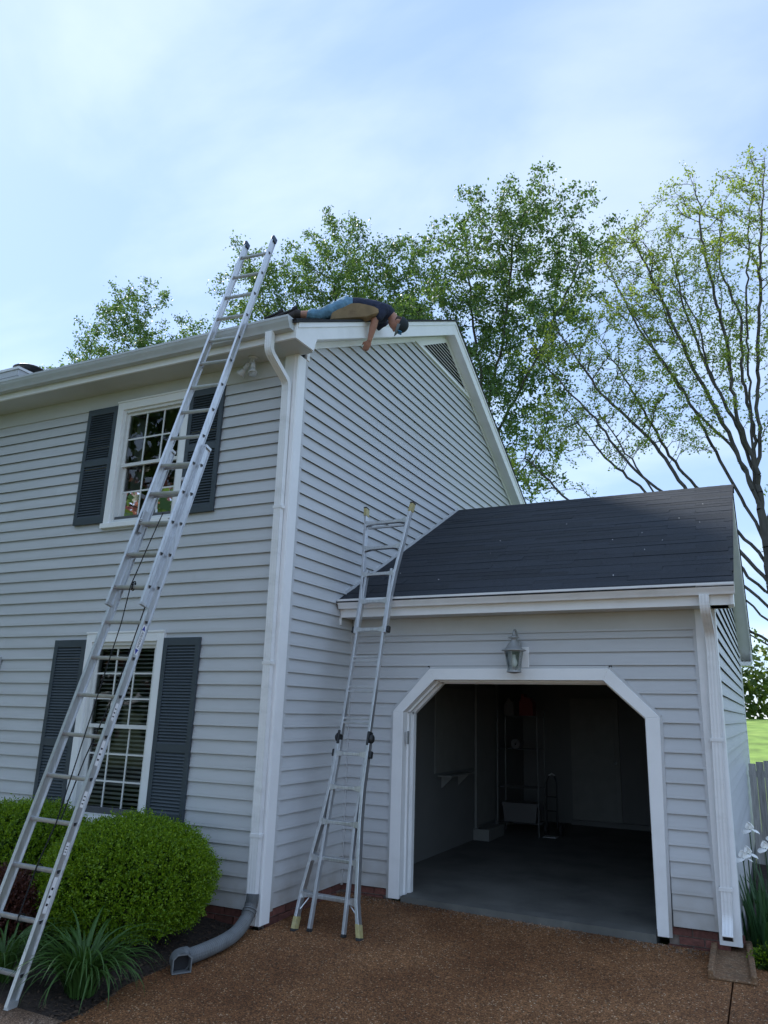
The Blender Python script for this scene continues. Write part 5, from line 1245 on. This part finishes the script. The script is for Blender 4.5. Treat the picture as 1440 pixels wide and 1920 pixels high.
def iris(label, c, n, stalks, seed):
    rg = random.Random(seed); z = -.21; o = thing('iris_plant', (c[0], c[1], z), label, 'iris', 'white irises beside the garage wall')
    for i in range(n):
        a = rg.uniform(0, 6.28); rr_ = rg.uniform(0, .09)
        q = Quaternion((0, 0, 1), a) @ Quaternion((0, 1, 0), rg.uniform(0, .22)) @ Quaternion((0, 0, 1), rg.uniform(-.6, .6)); s = rg.uniform(.8, 1.15)
        inst('leaf_blade', rg.choice(iris_b), o, (c[0] + math.cos(a) * rr_, c[1] + math.sin(a) * rr_, z), q, (s, s, s))
    for (dx_, dy_, h) in stalks:
        top = Vector((c[0] + dx_, c[1] + dy_, h)); MB().tube([(c[0] + dx_ * .3, c[1] + dy_ * .3, z), (c[0] + dx_ * .7, c[1] + dy_ * .7, lerp(z, h, .6)), top], [.007, .006, .005], 6).build('stalk', 'leaf_iris', o)
        for k in range(3):
            a = k * 2.094 + rg.uniform(-.2, .2)
            inst('petal', fall_me, o, top, Quaternion((0, 0, 1), a), (1.35, 1.5, 1.2)); inst('petal', std_me, o, top, Quaternion((0, 0, 1), a + 1.05), (1.35, 1.6, 1.25))
        MB().lathe([(.0, -.03), (.009, -.02), (.011, 0), (.006, .012)], top, 8).build('spathe', 'leaf_iris', o, smooth=True)
for args in (('tallest white iris beside the garage downspout', (3.90, 1.72), 18, [(-.015, -.02, .74)], 1), ('white iris bloom closest to the garage side wall', (3.86, 1.52), 14, [(-.04, -.02, .53), (.0, .03, .56)], 2), ('white iris at the right edge of the picture', (4.02, 1.62), 22, [(-.02, .03, .60), (.12, .05, .52)], 3),
             ('iris leaves with no bloom in front of the white irises', (3.94, 1.34), 22, [], 4), ('iris clump behind the blooms by the fence', (4.03, 2.3), 16, [(.03, 0, .62)], 5), ('low iris leaves at the bottom right by the driveway', (4.08, 1.18), 11, [], 6)): iris(*args)
shrub('ground_cover', 'low leafy green plant between the splash block and the irises', (3.99, 1.10, -.17), (.13, .10, .09), 51, 700, 'leaf_box', None, .022, .15, 'plant')

# ---- litter: dead leaves in the bed, petals on the garage roof, grit at the threshold
rg = np.random.default_rng(5)
P = []
for i in range(1500):
    y = rg.uniform(-2.2, -.2); x = edge_x(y) - abs(rg.normal()) * .28 + .03; P.append((x, y, bed_z(x, y) + .006 if x < edge_x(y) - .002 else ground(x, y) + .004))
P = np.array(P); n = len(P); d = unit(rg.normal(size=(n, 3)) * np.array([1, 1, .25])); w = unit(np.cross(d, np.array([0, 0, 1.]) + rg.normal(size=(n, 3)) * .35)); S_ = rg.uniform(.005, .019, (n, 1))
V = np.stack([P - d * S_, P + w * S_ * .5, P + d * S_, P - w * S_ * .5], 1).reshape(-1, 3)
tag(arrobj('leaf_litter', V, np.arange(4 * n).reshape(n, 4), 'leaf_litter'), 'dead leaves and twigs along the driveway edge of the bed', 'leaf litter', kind='stuff')
P = [(rg.uniform(.3, 3.8), rg.uniform(1.0, 4.0)) for i in range(13)]; V = []
for x, y in P:
    z = groof(y) + .016; a = rg.uniform(0, 6.28); s = rg.uniform(.007, .014); c, sn = math.cos(a) * s, math.sin(a) * s
    V += [(x - c, y - sn * .88, z - sn * .47), (x + sn * .5, y - c * .5 * .88, z - c * .24 + .004), (x + c, y + sn * .88, z + sn * .47), (x - sn * .5, y + c * .5 * .88, z + c * .24 + .004)]
tag(arrobj('fallen_petals', np.array(V), np.arange(len(V)).reshape(-1, 4), 'petal'), 'pale fallen petals scattered over the dark garage roof', 'petals', kind='stuff')
n = 900; x = rg.uniform(.02, 3.6, n); y = 1.19 - np.abs(rg.normal(size=n)) * .10; s = rg.uniform(.004, .011, n)
P = np.stack([x, y, np.array([ground(a, b) for a, b in zip(x, y)]) + s * .4], 1); o8 = np.array([(1, 0, 0), (-1, 0, 0), (0, 1, 0), (0, -1, 0), (0, 0, 1), (0, 0, -1)], float)
V = (P[:, None] + o8[None] * s[:, None, None] * rg.uniform(.6, 1.2, (n, 6, 1))).reshape(-1, 3); f8 = np.array([(0, 2, 4), (2, 1, 4), (1, 3, 4), (3, 0, 4), (2, 0, 5), (1, 2, 5), (3, 1, 5), (0, 3, 5)])
tag(arrobj('pebbles', V, (f8[None] + np.arange(n)[:, None, None] * 6).reshape(-1, 3), 'walk'), 'loose brown pebbles along the garage threshold', 'pebbles', kind='stuff')
